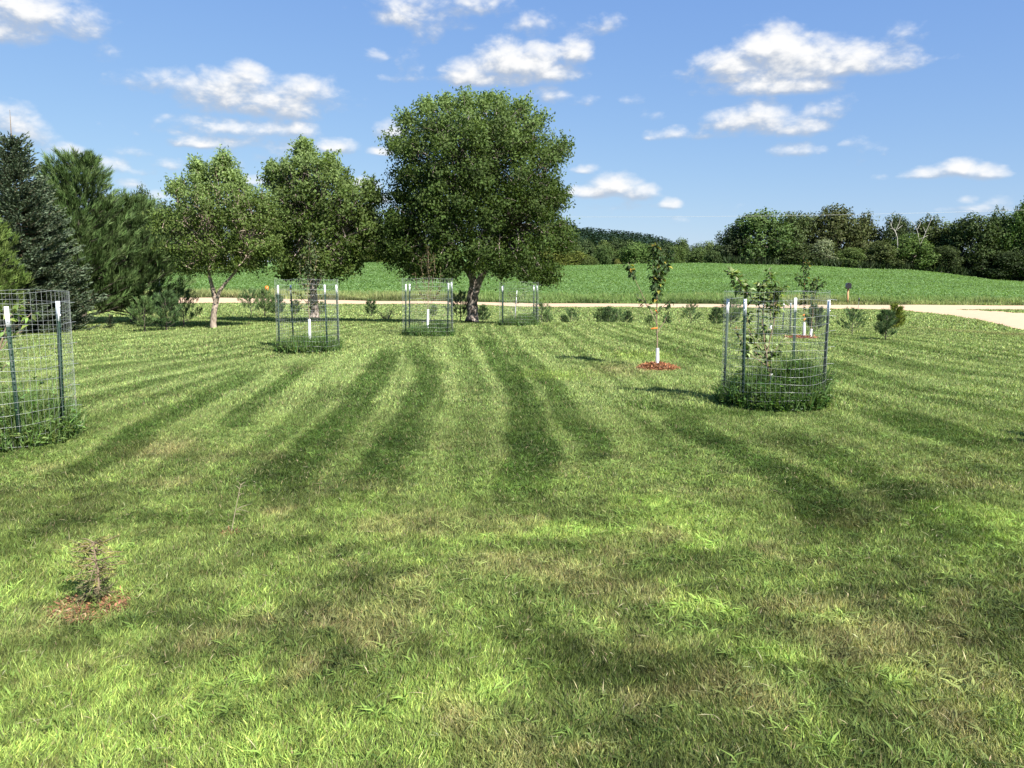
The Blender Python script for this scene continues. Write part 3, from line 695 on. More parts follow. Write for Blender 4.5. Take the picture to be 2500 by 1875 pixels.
def small_proto(k, P, label):
    rt = empty('young_pine' if k != 4 else 'young_spruce', P, label, 'small tree', 'young conifers planted on the lawn')
    if k == 0: pine(rt, 1, .42, 7, 6, 6, .13, (.1, .165, .055), (.19, .26, .09), .02, up=1.0, needles=16, low=.16, tuftw=.012)
    if k == 1: pine(rt, 1, .38, 8, 6, 6, .13, (.065, .115, .042), (.11, .17, .065), .022, up=.8, needles=18, low=.12, tuftw=.012)
    if k == 2: pine(rt, 1, .52, 6, 5, 6, .13, (.075, .135, .05), (.15, .21, .08), .02, up=.75, needles=16, low=.2, tuftw=.012)
    if k == 3: pine(rt, 1, .4, 11, 8, 7, .12, (.13, .17, .03), (.4, .44, .07), .02, up=.55, needles=16, low=.05, tuftw=.014)
    if k == 4: spruce(rt, 1, .36, 12, 7, (.03, .055, .028), .02)
    return rt
for (px, py, Y, hp, k, lab) in SP:
    O = gnd(px, py) if Y is None else gnd(px, Y=Y)
    if Y is None or py: h = hp * O.y / F * 1.05
    else:      # the foot may be hidden in the dip: keep the top where the photo has it
        h = hp * O.y / F * 1.15
    rz = R.uniform(0, 6)
    if k not in protos:
        p = small_proto(k, O, lab); protos[k] = p
        p.scale = (h, h, h); p.rotation_euler.z = rz
    else:
        c = copy_tree(protos[k], O, lab, rz, h)

# ------------------------------------------------------------------ saplings
def sapling(name, label, O, paths, leaf, col, tip, r0=.012, guard=None, dens=55, ribbon_at=None, stake=None, droop=.2, tags=None, cat='sapling', tipn=.12, spread=.05):
    root = empty(name, O, label, cat)
    tb, lf = MB(), MB()
    for k, (pp, t0, kl) in enumerate(paths):
        pts = []
        dy = 0
        for i, (px, py) in enumerate(pp):
            x, z = loc(px, py, O); pts.append((x, dy, z)); dy += R.uniform(-.07, .07) * (1 if k else .3)
        pts = np.array(pts); tt = np.linspace(0, len(pts) - 1, len(pts) * 4)
        P = np.stack([np.interp(tt, range(len(pts)), pts[:, i]) for i in range(3)], -1)
        P[1:-1] += R.normal(size=(len(P) - 2, 3)) * .004
        rr = np.linspace(r0 if k == 0 else r0 * .5, .0025, len(P)); tb.tube(P, rr, 6)
        Lp = np.linalg.norm(np.diff(P, axis=0), axis=1).sum(); n = int(Lp * (1 - t0) * dens * kl)
        if n < 1: continue
        q = R.uniform(t0, 1, n) * (len(P) - 1)
        C = np.stack([np.interp(q, range(len(P)), P[:, i]) for i in range(3)], -1)
        # short twigs carry the leaves off the stem
        D = rdir(n); D[:, 2] = D[:, 2] * .5 + .25; C2 = C + D * R.uniform(0, spread, (n, 1))
        D2 = D + np.array((0, 0, -droop)) + .4 * rdir(n)
        c = cvar(col, n, .22, .08); w = R.random((n, 1)) < tipn; c = np.where(w, cvar(tip, n, .2), c)
        lf.kites(C2, D2, np.array((0, 0, 1.)) + .6 * rdir(n), R.uniform(.7, 1.25, n) * leaf, R.uniform(.42, .62, n) * leaf, c, bend=.25, fold=.25, mid=.5)
    tb.obj('trunk', M['twig'], root, smooth=True)
    if lf.n: lf.obj('crown', M['leaf'], root)
    if guard:
        gpx, gy0, gy1, gr, gx1 = guard; g = MB(); a = loc(gpx, gy0, O); b = loc(gx1, gy1, O)
        n = 12; t = np.linspace(0, 1, n); P = np.stack([a[0] + (b[0] - a[0]) * t, 0 * t, a[1] + (b[1] - a[1]) * t], -1)
        g.tube(P, gr * (1 + .06 * np.sin(t * 60)), 10, cap=True); g.obj('trunk_guard', M['guard'], root, smooth=True)
    if stake:
        (ax, ay), (bx, by) = stake; g = MB(); a = loc(ax, ay, O); b = loc(bx, by, O)
        g.tube(np.array([(a[0], .03, a[1]), (b[0], .03, b[1])]), .016, 6); g.obj('stake', M['guard'], root)
    if ribbon_at:
        for (ax, ay, bx, by) in ribbon_at:
            g = MB(); a = loc(ax, ay, O); b = loc(bx, by, O)
            V = [(a[0], -.02, a[1] + .012), (a[0], -.02, a[1] - .012), (b[0], -.05, b[1] - .01), (b[0], -.05, b[1] + .014), (a[0], -.017, a[1] + .012), (a[0], -.017, a[1] - .012), (b[0], -.047, b[1] - .01), (b[0], -.047, b[1] + .014)]
            g.add(V, [[0, 1, 2, 3], [7, 6, 5, 4], [0, 4, 5, 1], [3, 2, 6, 7], [0, 3, 7, 4], [1, 5, 6, 2]]); g.obj('ribbon', M['orange'], root)
    return root

def at_pt(P, dx=0, dy=0): return Vector((P.x + dx, P.y + dy, Tf(P.x + dx, P.y + dy)))
# caged apple sapling on the right
O_right = gnd(1885, Y=10.55)
sapling('sapling', 'leafy sapling rising above the wire in the big weedy cage', O_right,
 [([(1881,975),(1879,930),(1872,880),(1868,855),(1862,800),(1860,755)], .35, .45),
  ([(1860,755),(1842,735),(1825,712),(1805,692),(1785,668),(1782,664)], .15, 1.6),
  ([(1835,722),(1815,712),(1795,702)], .2, 1.4),
  ([(1872,860),(1888,790),(1890,750),(1886,700),(1881,664)], .35, 1.3),
  ([(1889,745),(1902,715),(1906,700)], .1, 1.8), ([(1862,770),(1866,735),(1858,705),(1864,695)], .3, 1.8),
  ([(1889,740),(1872,712),(1866,698)], .1, 1.6), ([(1890,765),(1906,738)], .2, 1.5),
  ([(1870,870),(1845,835),(1832,800),(1830,760)], .3, .7), ([(1870,880),(1845,860),(1815,835),(1808,818)], .4, 1.1),
  ([(1874,895),(1840,872),(1812,858)], .4, 1.0), ([(1874,880),(1895,855),(1912,832)], .3, .7),
  ([(1868,850),(1872,820),(1885,800)], .2, .8), ([(1880,930),(1885,890),(1880,850)], .1, 1.0)],
 .09, (.1, .15, .05), (.34, .4, .19), r0=.017, guard=(1880, 960, 912, .024, 1882), dens=98, tipn=.35)
# mulched maple
sapling('sapling', 'slender sapling with white trunk wrap in a round orange mulch bed', P_maple,
 [([(1605,903),(1605,860),(1604,800),(1604,740),(1603,690),(1606,640),(1605,592)], .52, 1.8),
  ([(1603,790),(1590,765),(1575,735),(1560,702),(1545,668),(1535,640)], .72, 2.4),
  ([(1603,775),(1585,752),(1570,735),(1552,724)], .35, .8), ([(1604,815),(1622,785),(1634,760),(1640,745)], .4, .3),
  ([(1604,765),(1618,748),(1636,735)], .3, 1.0),
  ([(1603,715),(1592,670),(1592,620),(1597,600)], .1, 2.6), ([(1603,720),(1615,685),(1632,645),(1638,612)], .15, 2.5),
  ([(1604,700),(1612,660),(1620,620)], .1, 2.2), ([(1603,730),(1608,715),(1612,705)], .1, 1.5)],
 .095, (.05, .085, .03), (.3, .25, .05), r0=.016, guard=(1605, 903, 850, .03, 1605), dens=55, tipn=.09, droop=.7,
 ribbon_at=[(1605, 800, 1588, 803), (1605, 763, 1599, 757)])
# left middle cage
O_lm = gnd(755, Y=17.4)
sapling('sapling', 'tall thin sapling with white trunk wrap in front of the ragged tree', O_lm,
 [([(758,851),(756,800),(753,745),(751,690),(752,640),(755,600),(757,568)], .3, 1.5),
  ([(753,745),(735,722),(715,712),(704,700)], .2, 1.2), ([(752,735),(768,712),(785,690),(790,660)], .2, 1.3),
  ([(752,720),(738,695),(730,660),(735,620)], .2, 1.5), ([(752,700),(766,670),(772,630),(766,600)], .2, 1.5),
  ([(753,750),(775,735),(795,722)], .2, 1.0), ([(752,690),(745,655),(748,620)], .1, 1.3), ([(752,760),(735,745),(722,735)], .3, .9), ([(752,680),(760,650),(760,610)], .1, 1.3)],
 .08, (.1, .125, .06), (.24, .26, .13), r0=.014, guard=(757, 851, 779, .028, 755), dens=60)
# middle cage
O_c = gnd(1046, Y=21.3)
sapling('sapling', 'brownish twiggy sapling with white trunk wrap in front of the largest tree', O_c,
 [([(1043,812),(1044,760),(1046,700),(1046,640),(1044,600)], .45, 1.2),
  ([(1045,745),(1030,725),(1018,700),(1012,665)], .2, .9), ([(1045,748),(1062,728),(1074,700),(1076,660)], .2, 1.1),
  ([(1046,735),(1055,700),(1062,650),(1058,620)], .25, 1.0), ([(1046,730),(1036,700),(1028,650),(1032,625)], .25, 1.0), ([(1046,700),(1050,660),(1044,630)], .2, 1.0)],
 .065, (.11, .085, .05), (.17, .15, .06), r0=.012, guard=(1044, 808, 755, .03, 1045), dens=62)
O_b = gnd(1266, Y=26.8)
sapling('sapling', 'small sapling tied to a white stake in the farthest cage, right of the largest trunk', O_b,
 [([(1258,795),(1260,750),(1262,720)], .5, .6), ([(1260,745),(1248,725),(1243,712)], .1, 1.0), ([(1260,740),(1275,722),(1284,706)], .1, 1.0), ([(1261,735),(1255,715)], .1, 1.0)],
 .07, (.06, .09, .035), (.17, .2, .08), r0=.01, dens=45, stake=((1256, 795), (1262, 709)))
O_left = gnd(2, Y=8.06)
sapling('sapling', 'sapling with large light green leaves inside the cage at the left edge', O_left,
 [([(-22,1085),(-20,980),(-12,900),(5,830),(20,780),(42,752),(55,745)], .55, 1.0),
  ([(0,845),(15,812),(30,780),(18,770)], .3, 1.0), ([(-5,860),(25,820),(40,810)], .3, .8), ([(40,800),(65,788),(82,775),(90,765)], .3, .9),
  ([(-15,940),(8,905),(25,880)], .6, .7), ([(10,795),(10,765),(20,750)], .3, .8), ([(-10,880),(-30,820),(-20,770)], .2, 1.0)],
 .075, (.2, .3, .08), (.36, .45, .16), r0=.014, dens=34, tipn=.35)
O_f = gnd(1888, Y=24.2)
sapling('sapling', 'sapling with white trunk wrap in the distant cage seen behind the big weedy cage', O_f,
 [([(1881,826),(1881,790),(1882,750),(1884,715)], .4, .7), ([(1881,770),(1870,745)], .2, .7), ([(1881,765),(1893,742)], .2, .7)],
 .075, (.07, .1, .04), (.2, .22, .08), r0=.012, guard=(1880, 826, 790, .035, 1882), dens=45)
sapling('sapling', 'left one of two white wrapped saplings sharing a red mulch bed', at_pt(P_pair, .09, .05),
 [([(1963,823),(1963,790),(1964,755),(1964,700),(1960,660),(1962,625)], .4, 1.6), ([(1964,720),(1950,690),(1945,668)], .4, 1.6), ([(1964,700),(1972,660),(1974,640)], .2, 2.0)],
 .1, (.05, .085, .03), (.3, .2, .05), r0=.014, guard=(1963, 824, 787, .034, 1963), dens=55, ribbon_at=[(1966, 778, 1960, 782), (1964, 768, 1958, 770)])
sapling('sapling', 'right one of two white wrapped saplings, leaning, in a red mulch bed', at_pt(P_pair, .27, -.05),
 [([(1977,829),(1981,800),(1985,765),(1985,735),(1983,705),(1985,680)], .5, 1.8), ([(1985,730),(1998,705),(2012,690)], .2, 2.0), ([(1985,720),(1996,690),(1992,680)], .2, 1.8), ([(1984,715),(1972,700)], .2, 1.5)],
 .1, (.06, .095, .035), (.17, .22, .07), r0=.012, guard=(1978, 828, 803, .03, 1981), dens=60)

# ------------------------------------------------------------------ wire cages
def cage(label, O, angles, Rc=.65, H=1.42, lean=(0, 0)):
    root = empty('wire_cage', O, label, 'tree cage', 'welded wire cages round the saplings')
    wm = MB(); n = 72; th = np.linspace(0, 2 * math.pi, n + 1)
    rad_w = Rc * (1 + .02 * np.sin(3 * th + R.uniform(0, 6)))
    rad_w[-1] = rad_w[0]
    z0 = .04
    for k in range(15):
        z = z0 + (H - z0) * k / 14; sag = .012 * np.sin(4 * th + k)
        P = np.stack([np.cos(th) * rad_w, np.sin(th) * rad_w, z + sag], -1); wm.tube(P, .0012, 4)
    for k in range(n):
        a = th[k] ; r = rad_w[k]
        P = np.array([(math.cos(a) * r, math.sin(a) * r, z0), (math.cos(a) * r * 1.004, math.sin(a) * r * 1.004, H)])
        wm.tube(P, .00065, 4)
    # cut wire ends sticking out where the roll closes
    a = angles[0] + rad(9)
    for k in range(1, 14, 2):
        z = z0 + (H - z0) * k / 14; d = np.array((math.cos(a), math.sin(a), 0)); wm.tube(np.array([d * Rc + (0, 0, z), d * (Rc + .06) + (.05, 0, z + R.uniform(-.01, .02))]), .0018, 4)
    wm.obj('wire_mesh', M['galv'], root)
    for a in angles:
        rr = Rc * .965; px_, py_ = math.cos(a) * rr, math.sin(a) * rr
        hh = H * R.uniform(.9, .94); lx, ly = R.uniform(-.03, .035), R.uniform(-.03, .03)
        p = MB(); nseg = 2; zs = [0, hh * .86]; c, s_ = math.cos(a), math.sin(a)
        def tsec(mb, z0_, z1_, g=0.0):
            for (w, t, off) in ((.018 + g, .0035 + g, 0), (.0035 + g, .014 + g, .014)):
                V = []
                for z in (z0_, z1_):
                    cx, cy = px_ + lx * z / hh - c * off, py_ + ly * z / hh - s_ * off
                    for (u, v) in ((-w, -t), (w, -t), (w, t), (-w, t)):
                        V.append((cx - s_ * u + c * v, cy + c * u + s_ * v, z))
                mb.add(V, [[0, 1, 5, 4], [1, 2, 6, 5], [2, 3, 7, 6], [3, 0, 4, 7], [4, 5, 6, 7], [3, 2, 1, 0]])
        tsec(p, -.05, zs[1])
        for q in np.arange(.08, zs[1], .055):      # studs on the face
            cx, cy = px_ + lx * q / hh + c * .006, py_ + ly * q / hh + s_ * .006
            p.box((cx, cy, q), (.006, .006, .008), rz=a)
        po = p.obj('post', M['postgreen'], root)
        w = MB(); tsec(w, zs[1], hh, .001)
        for q in (.3, .75):
            z = zs[1] + (hh - zs[1]) * q; w.box((px_ + lx + c * .007, py_ + ly + s_ * .007, z), (.006, .006, .008), rz=a)
        w.obj('post_tip', M['postwhite'], po)
    CAGES.append((O, Rc)); return root
A = lambda *a: [rad(x) for x in a]
cage('big weedy wire cage on the right, nearest cage shown whole', O_right, A(-14, -142, 168, 48), .64, 1.46)
cage('wire cage cut off by the left edge, two green posts in view', O_left, A(-4, -44, 215, 125), .68, 1.47)
cage('wire cage left of the middle one, round the tall thin sapling', O_lm, A(-40, 200, 135, 15), .64, 1.5)
cage('middle wire cage, in front of the left side of the largest tree', O_c, A(-32, 205, 150, 5), .64, 1.46)
cage('farthest cage on the crest, just right of the largest trunk', O_b, A(-12, 212, 150, 35), .63, 1.4)
cage('small distant cage seen through the wires of the big weedy cage', O_f, A(-30, 215, 145, 40), .5, 1.0)
# a caged sapling just outside the frame on the right throws the shadow on the grass there
O_out = Vector((6.5, 7.2, Tf(6.5, 7.2)))
for nm in ('sapling', 'wire_cage'):
    src = [o for o in COL.objects if o.parent is None and o.name.startswith(nm) and (o.location - O_right).length < .01][0]
    copy_tree(src, O_out, {'sapling': 'leafy sapling past the right edge whose shadow falls on the lawn', 'wire_cage': 'wire cage past the right edge of the photo'}[nm], 1.0)

# weeds inside the cages
def weeds(O, Rc, label, h, n, col, extra=0):
    a = R.uniform(0, 2 * math.pi, n); r = np.sqrt(R.random(n)) * Rc * 1.05
    X, Y = O.x + np.cos(a) * r, O.y + np.sin(a) * r
    hh = h * R.uniform(.4, 1.2, n) * (.6 + .8 * fbm(X * 4, Y * 4, 2, int(O.x * 10) % 50)) * (1 - .5 * (r / Rc / 1.12) ** 3)
    if extra:
        k = int(n * .35); ang = R.normal(.3, .5, k); rr = R.uniform(.05, .9, k) * Rc
        X2, Y2 = O.x + .12 + np.cos(ang) * rr * .8, O.y + np.sin(ang) * rr; X = np.concatenate([X, X2]); Y = np.concatenate([Y, Y2]); hh = np.concatenate([hh, extra * R.uniform(.4, 1, k)])
    n = len(X)
    stuff_blades('weeds', X, Y, hh, R.uniform(.006, .014, n) * (1 + O.y / 30), cvar(col, n, .3, .1), label, .55, leafy=1.3)
WC = (.075, .135, .035)
weeds(O_right, .66, 'dark tall weeds filling the foot of the big weedy cage', .42, 4200, WC, .72)
weeds(O_left, .68, 'long grass and weeds at the foot of the cage at the left edge', .5, 4600, (.13, .2, .06))
weeds(O_lm, .64, 'weeds at the foot of the cage left of the middle one', .36, 2600, (.1, .165, .045))
weeds(O_c, .64, 'weeds at the foot of the middle cage', .34, 2200, (.1, .165, .05), .42)
weeds(O_b, .62, 'weeds at the foot of the farthest cage on the crest', .32, 1900, (.1, .165, .05), .45)
weeds(O_out, .66, 'weeds in the cage past the right edge', .4, 2600, WC)
weeds(O_f, .45, 'thin weeds in the small distant cage', .2, 500, (.1, .16, .05))
fl = MB()
for (px, py) in ((1847, 957), (700, 842), (824, 850)):
    p = gnd(px, py); n = 14; d = rdir(n); d[:, 2] = .4
    c0 = np.array((p.x, p.y - .02, p.z + .12)); fl.kites(np.tile(c0, (n, 1)), d, np.tile((0, 0, 1.), (n, 1)), .02, .008, np.tile((.8, .6, .03), (n, 1)))
tag(fl.obj('wildflowers', M['leaf']), 'small yellow blossoms among the cage weeds', 'flowers', kind='stuff')

# ------------------------------------------------------------------ mulch
def mulch(P, rx, label, n, col, hump=.06, sc_=1):
    mb = MB(); a = R.uniform(0, 2 * math.pi, n); r = np.sqrt(R.random(n)) * rx * (1 + .12 * np.sin(3 * a + P.x) + R.normal(size=n) * .05)
    X, Y = P.x + np.cos(a) * r, P.y + np.sin(a) * r; z = T(X, Y) + hump * np.clip(1 - (r / rx) ** 2, 0, 1) + R.uniform(0, .012, n)
    D = rdir(n); D[:, 2] *= .25
    c = cvar(col, n, .34, .08); st = R.random((n, 1)) < .13; c = np.where(st, cvar((.36, .25, .15), n, .2), c)
    mb.kites(np.stack([X, Y, z], -1), D, np.array((0, 0, 1.)) + .3 * rdir(n), R.uniform(.03, .085, n) * sc_, R.uniform(.008, .02, n) * sc_, c, bend=.02)
    # the bed's body under the chips
    k = 28; th = np.arange(k) * 2 * math.pi / k; rings = []
    for q in (1, .66, .33, .02):
        x, y = P.x + np.cos(th) * rx * q, P.y + np.sin(th) * rx * q; rings.append(np.stack([x, y, T(x, y) + hump * (1 - q * q) - .006], -1))
    Vr = np.concatenate(rings); Qr = [[i * k + j, i * k + (j + 1) % k, (i + 1) * k + (j + 1) % k, (i + 1) * k + j] for i in range(3) for j in range(k)]
    mb.add(Vr, Qr, np.asarray(col) * .7)
    return tag(mb.obj('mulch', M['mulch']), label, 'mulch', kind='stuff')
mulch(P_maple, .37, 'round bed of orange red wood chips under the lone slender sapling', 3000, (.36, .165, .08), .09)
mulch(P_pair, .44, 'red wood chip bed shared by the two wrapped saplings', 1500, (.33, .13, .065), sc_=1.4)
P_sd = gnd(222, 1486); mulch(P_sd, .19, 'faded pinkish wood chips round the yellowing little spruce', 1500, (.25, .125, .07), .008, .6)
P_dead = gnd(562, 1303); mulch(P_dead, .05, 'few reddish wood chips at the foot of the dead twig', 120, (.32, .12, .08), .004, .6)
P_bare = gnd(1800, Y=26.5); mulch(P_bare, .2, 'pinkish bare patch beside the bluish pine in the wires', 300, (.34, .18, .12), .01, 1.4)

# yellowing little spruce in the foreground
O = gnd(240, 1478)
rt = empty('young_spruce', O, 'yellowing little spruce seedling in the foreground grass at lower left', 'small tree')
H_ = 165 * O.y / F
nd, tk = MB(), MB()
tk.tube([(0, 0, 0), (.01, 0, H_ * .5), (-.008, 0, H_)], [.008, .006, .002], 6)
for k in range(84):
    t = R.uniform(.03, 1) ** .9; a = R.uniform(0, 6.28); Lb = (.05 + .1 * (1 - abs(t - .6) * 1.4)) * R.uniform(.55, 1.15)
    P0 = np.array((0, 0, t * H_)); P1 = P0 + np.array((math.cos(a) * Lb, math.sin(a) * Lb, R.uniform(-.04, .06)))
    tk.tube([P0, (P0 + P1) / 2 + (0, 0, .008), P1], [.003, .002, .001], 4)
    m = 44; q = R.uniform(.15, 1, (m, 1)); d = (P1 - P0) / Lb
    yel = (.27, .265, .085) if t > .35 else (.14, .145, .065)
    nd.kites(P0 + (P1 - P0) * q, d * .8 + .8 * rdir(m), rdir(m), R.uniform(.014, .026, m), .0038, cvar(yel if R.random() < .7 else (.13, .17, .05), m, .25), bend=.02)
nd.obj('crown', M['needle'], rt); tk.obj('trunk', M['twig'], rt, smooth=True)
# dead twig sapling
O = gnd(564, 1302)
rt = empty('dead_sapling', O, 'bare dried twig of a seedling standing alone in the foreground grass', 'dead sapling')
tb = MB()
def wtube(px_list, r0, r1, dy=0):
    P = [(loc(a, b, O)[0], dy * i / max(1, len(px_list) - 1), loc(a, b, O)[1]) for i, (a, b) in enumerate(px_list)]; tb.tube(P, np.linspace(r0, r1, len(P)), 5)
wtube([(564,1303),(570,1270),(578,1230),(586,1190),(589,1180)], .0032, .0016)
for (a, b, c, d) in ((578,1243,600,1236),(578,1243,618,1228),(577,1245,606,1248),(586,1195,572,1186),(587,1190,604,1184),(588,1185,580,1172),(588,1185,598,1178),(583,1210,596,1205),(575,1255,590,1262)):
    wtube([(a, b), ((a + c) / 2, (b + d) / 2 - 2), (c, d)], .0018, .0008, R.uniform(-.04, .04))
tb.obj('trunk', M['dryt'], rt, smooth=True)
# bare shrub by the road
O = gnd(947, Y=36); rt = empty('bare_shrub', O, 'leafless reddish twiggy shrub low in the grass left of the middle cage', 'shrub')
tb = MB(); lf = MB()
for k in range(26):
    a = R.uniform(0, 6.28); d = np.array((math.cos(a) * .6, math.sin(a) * .6, R.uniform(.25, .8))) * R.uniform(.5, 1.05); P = limb(tb, (0, 0, 0), d, .01, .004, 5, .12, sides=4)
    lf.kites(P[2:], rdir(3), rdir(3), .06, .03, cvar((.1, .12, .04), 3))
tb.obj('twigs', M['twig'], rt, smooth=True); lf.obj('leaves', M['leaf'], rt)

# ------------------------------------------------------------------ roadside things
O = gnd(2069, Y=66.3)
mbx = empty('mailbox', O, 'black rural mailbox on a wooden post beyond the road', 'mailbox', rz=rad(-14))
zt = zrow(690, 66.3) - O.z; w = .19; hb = .47
b = MB(); prof = [(-w, 0), (-w, hb - w)] + [(math.cos(t) * w, hb - w + math.sin(t) * w) for t in np.linspace(math.pi, 0, 13)] + [(w, hb - w), (w, 0)]
k = len(prof); V = [(x, y, zt - hb + z) for y in (-.32, .32) for (x, z) in prof]
b.add(V, [[i, i + 1, k + i + 1, k + i] for i in range(k - 1)] + [[k - 1, 0, k, 2 * k - 1]])
b.add([(x * .98, .315, zt - hb + z) for (x, z) in prof] + [(0, .315, zt - hb + .02)], [[i, i + 1, i + 1 if False else min(i + 2, k - 1), k] for i in range(0, k - 1, 2)])
b.obj('box', M['black'], mbx)
d = MB(); d.add([(x * 1.02, -.325, zt - hb + z * 1.01) for (x, z) in prof] + [(0, -.325, zt - hb + .02)], [[i, i + 1, min(i + 2, k - 1), k] for i in range(0, k - 1, 2)])
d.box((0, -.335, zt - .1), (.03, .012, .02)); d.obj('door', M['black'], mbx)
p = MB(); p.box((0, .05, (zt - hb) / 2 - .1), (.065, .065, (zt - hb) / 2 + .1 - .002)); p.box((0, -.08, zt - hb - .07), (.045, .16, .03)); p.obj('post', M['wood'], mbx)
f_ = MB(); f_.box((w + .012, -.1, zt - .2), (.006, .02, .1)); f_.box((w + .012, -.13, zt - .12), (.006, .05, .025)); f_.obj('flag', M['steel'], mbx)
O = gnd(2095, Y=57.6); z1 = zrow(727, 57.6) - O.z
r_ = empty('road_marker', O, 'thin marker rod with small dark plate at the near edge of the road', 'marker')
p = MB(); p.tube([(0, 0, -.1), (.02, 0, z1 - .1)], .014, 6, cap=True); p.obj('rod', M['steel'], r_)
p = MB(); p.box((.02, -.02, z1 - .1), (.055, .008, .11)); p.obj('plate', M['black'], r_)
O = gnd(2184, Y=57.2); z1 = zrow(743, 57.2) - O.z
r_ = empty('road_marker', O, 'short leaning dark stake where the driveway meets the road', 'marker')
p = MB(); p.tube([(0, 0, -.1), (-.06, 0, z1)], .02, 6, cap=True); p.obj('rod', M['black'], r_)
p = MB(); p.box((-.06, -.02, z1 - .05), (.03, .01, .06)); p.obj('plate', M['black'], r_)
O = gnd(652, Y=62.5); z1 = zrow(698, 62.5) - O.z
r_ = empty('marker_post', O, 'small orange utility marker standing in the roadside weeds', 'marker')
p = MB(); p.tube([(0, 0, -.1), (0, 0, z1 - .3)], .025, 8, cap=True); p.obj('post', M['steel'], r_)
p = MB(); p.box((0, 0, z1 - .2), (.12, .02, .17)); p.box((0, 0, z1 - .015), (.07, .018, .02)); p.obj('plate', M['orange'], r_)
p = MB(); p.box((0, -.024, z1 - .19), (.035, .003, .06)); p.obj('panel', M['wood'], r_)
O = gnd(441, Y=60.5); z1 = zrow(686, 60.5) - O.z
r_ = empty('fence_post', O, 'thin dark metal post at the field edge right of the tall pines', 'post')
p = MB(); p.tube([(0, 0, -.1), (.01, 0, z1)], .03, 6, cap=True); p.obj('post', M['black'], r_)
# stop sign glimpsed through the pine
Y_ = 29.1; O = gnd(393, Y=Y_); zc = zrow(654, Y_) - O.z
sg = empty('road_sign', O, 'red sign with white letters mostly hidden by pine branches', 'sign')
p = MB(); p.box((0, .03, zc / 2), (.022, .015, zc / 2 + .2)); p.obj('post', M['steel'], sg)
def octa(mb, r, y0, y1):
    th = [rad(22.5 + 45 * k) for k in range(8)]; V = [(math.cos(t) * r, y, zc + math.sin(t) * r) for y in (y0, y1) for t in th]
    mb.add(V, [[0, 1, 2, 3], [0, 3, 4, 7], [4, 5, 6, 7], [8, 11, 10, 9], [8, 15, 12, 11], [12, 15, 14, 13]] + [[k, (k + 1) % 8, 8 + (k + 1) % 8, 8 + k] for k in range(8)])
p = MB(); octa(p, .19, 0, .008); p.obj('border', M['signwhite'], sg)
p = MB(); octa(p, .178, -.004, -.001); fo = p.obj('face', M['signred'], sg)
cu = bpy.data.curves.new('letters', 'FONT'); cu.body = 'STOP'; cu.size = .15; cu.align_x = 'CENTER'; cu.align_y = 'CENTER'; cu.extrude = .001; cu.materials.append(M['signwhite'])
tmp = bpy.data.objects.new('letters_curve', cu); COL.objects.link(tmp); bpy.context.view_layer.update(); lm = bpy.data.meshes.new_from_object(tmp.evaluated_get(bpy.context.evaluated_depsgraph_get())); bpy.data.objects.remove(tmp)
lm.materials.clear(); lm.materials.append(M['signwhite']); to = bpy.data.objects.new('letters', lm); COL.objects.link(to); to.parent = sg; to.location = (0, -.007, zc); to.rotation_euler = (rad(90), 0, 0)
# utility line
xs = np.linspace(-66, 82, 90); cz = 6.6 + .00050 * (xs - 8) ** 2
c = MB(); c.tube(np.stack([xs, 0 * xs + 68, cz], -1), .0085, 5); o = c.obj('utility_cable', M['cable']); tag(o, 'thin pale overhead cable strung across the background trees', 'cable')
for xp, lb in ((-66, 'wooden utility pole far left beyond the pines'), (82, 'wooden utility pole far right along the road')):
    zp = 6.6 + .0005 * (xp - 8) ** 2; z0 = Tf(xp, 68.2)
    r_ = empty('utility_pole', (xp, 68.2, z0), lb, 'utility pole', 'utility poles'); p = MB(); p.tube([(0, 0, -.5), (0, 0, (zp - z0) * .5), (0, 0, zp - z0 + .8)], [.16, .14, .11], 12, cap=True); p.obj('pole', M['greywood'], r_, smooth=True)
    p = MB(); p.box((0, -.13, zp - z0 - .1), (.04, .06, .06)); p.obj('insulator', M['signwhite'], r_)

# ------------------------------------------------------------------ background trees
def bg_proto(k, P, name, label, group):
    rt = empty(name, P, label, 'tree', group)
    H = 1.0; mb, tb = MB(), MB(); lob = []
    prm = [(.42, .55, 17), (.34, .58, 15), (.5, .5, 19), (.28, .6, 13)][k % 4]
    for q in range(prm[2]):
        a = R.uniform(0, 6.28); t = R.uniform(.14, .86); w = prm[0] * math.sin(min(1, (t + .12)) * math.pi) ** .5
        rr = w * R.uniform(.45, .85); lob.append((math.cos(a) * rr, math.sin(a) * rr, t, R.uniform(.12, .2)))
    lob.append((0, 0, .86, .14)); lob.append((.05, -.05, .7, .2)); lob.append((-.06, .0, .45, .25))
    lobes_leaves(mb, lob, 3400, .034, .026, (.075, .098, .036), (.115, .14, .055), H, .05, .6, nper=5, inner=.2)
    # a few loose sprays break the outline
    lobes_leaves(mb, [(R.uniform(-.8, .8) * prm[0] * .8, R.uniform(-.8, .8) * prm[0] * .8, R.uniform(.4, .88), .06) for _ in range(14)], 2600, .03, .02, (.062, .082, .026), (.09, .115, .04), H, .05, .6, nper=3)
    c = mb.obj('crown', M['bgleaf'], rt)
    tb.tube([(0, 0, -.05), (.01, 0, .2), (0, .01, .5), (0, 0, .8)], [.025, .02, .014, .004], 6)
    for l in lob[:9]: limb(tb, (0, 0, R.uniform(.2, .5)), l[:3], .01, .003, 5, .1, sides=4)
    tb.obj('trunk', M['bark'], rt, smooth=True); return rt
G = (1, 1, 1)
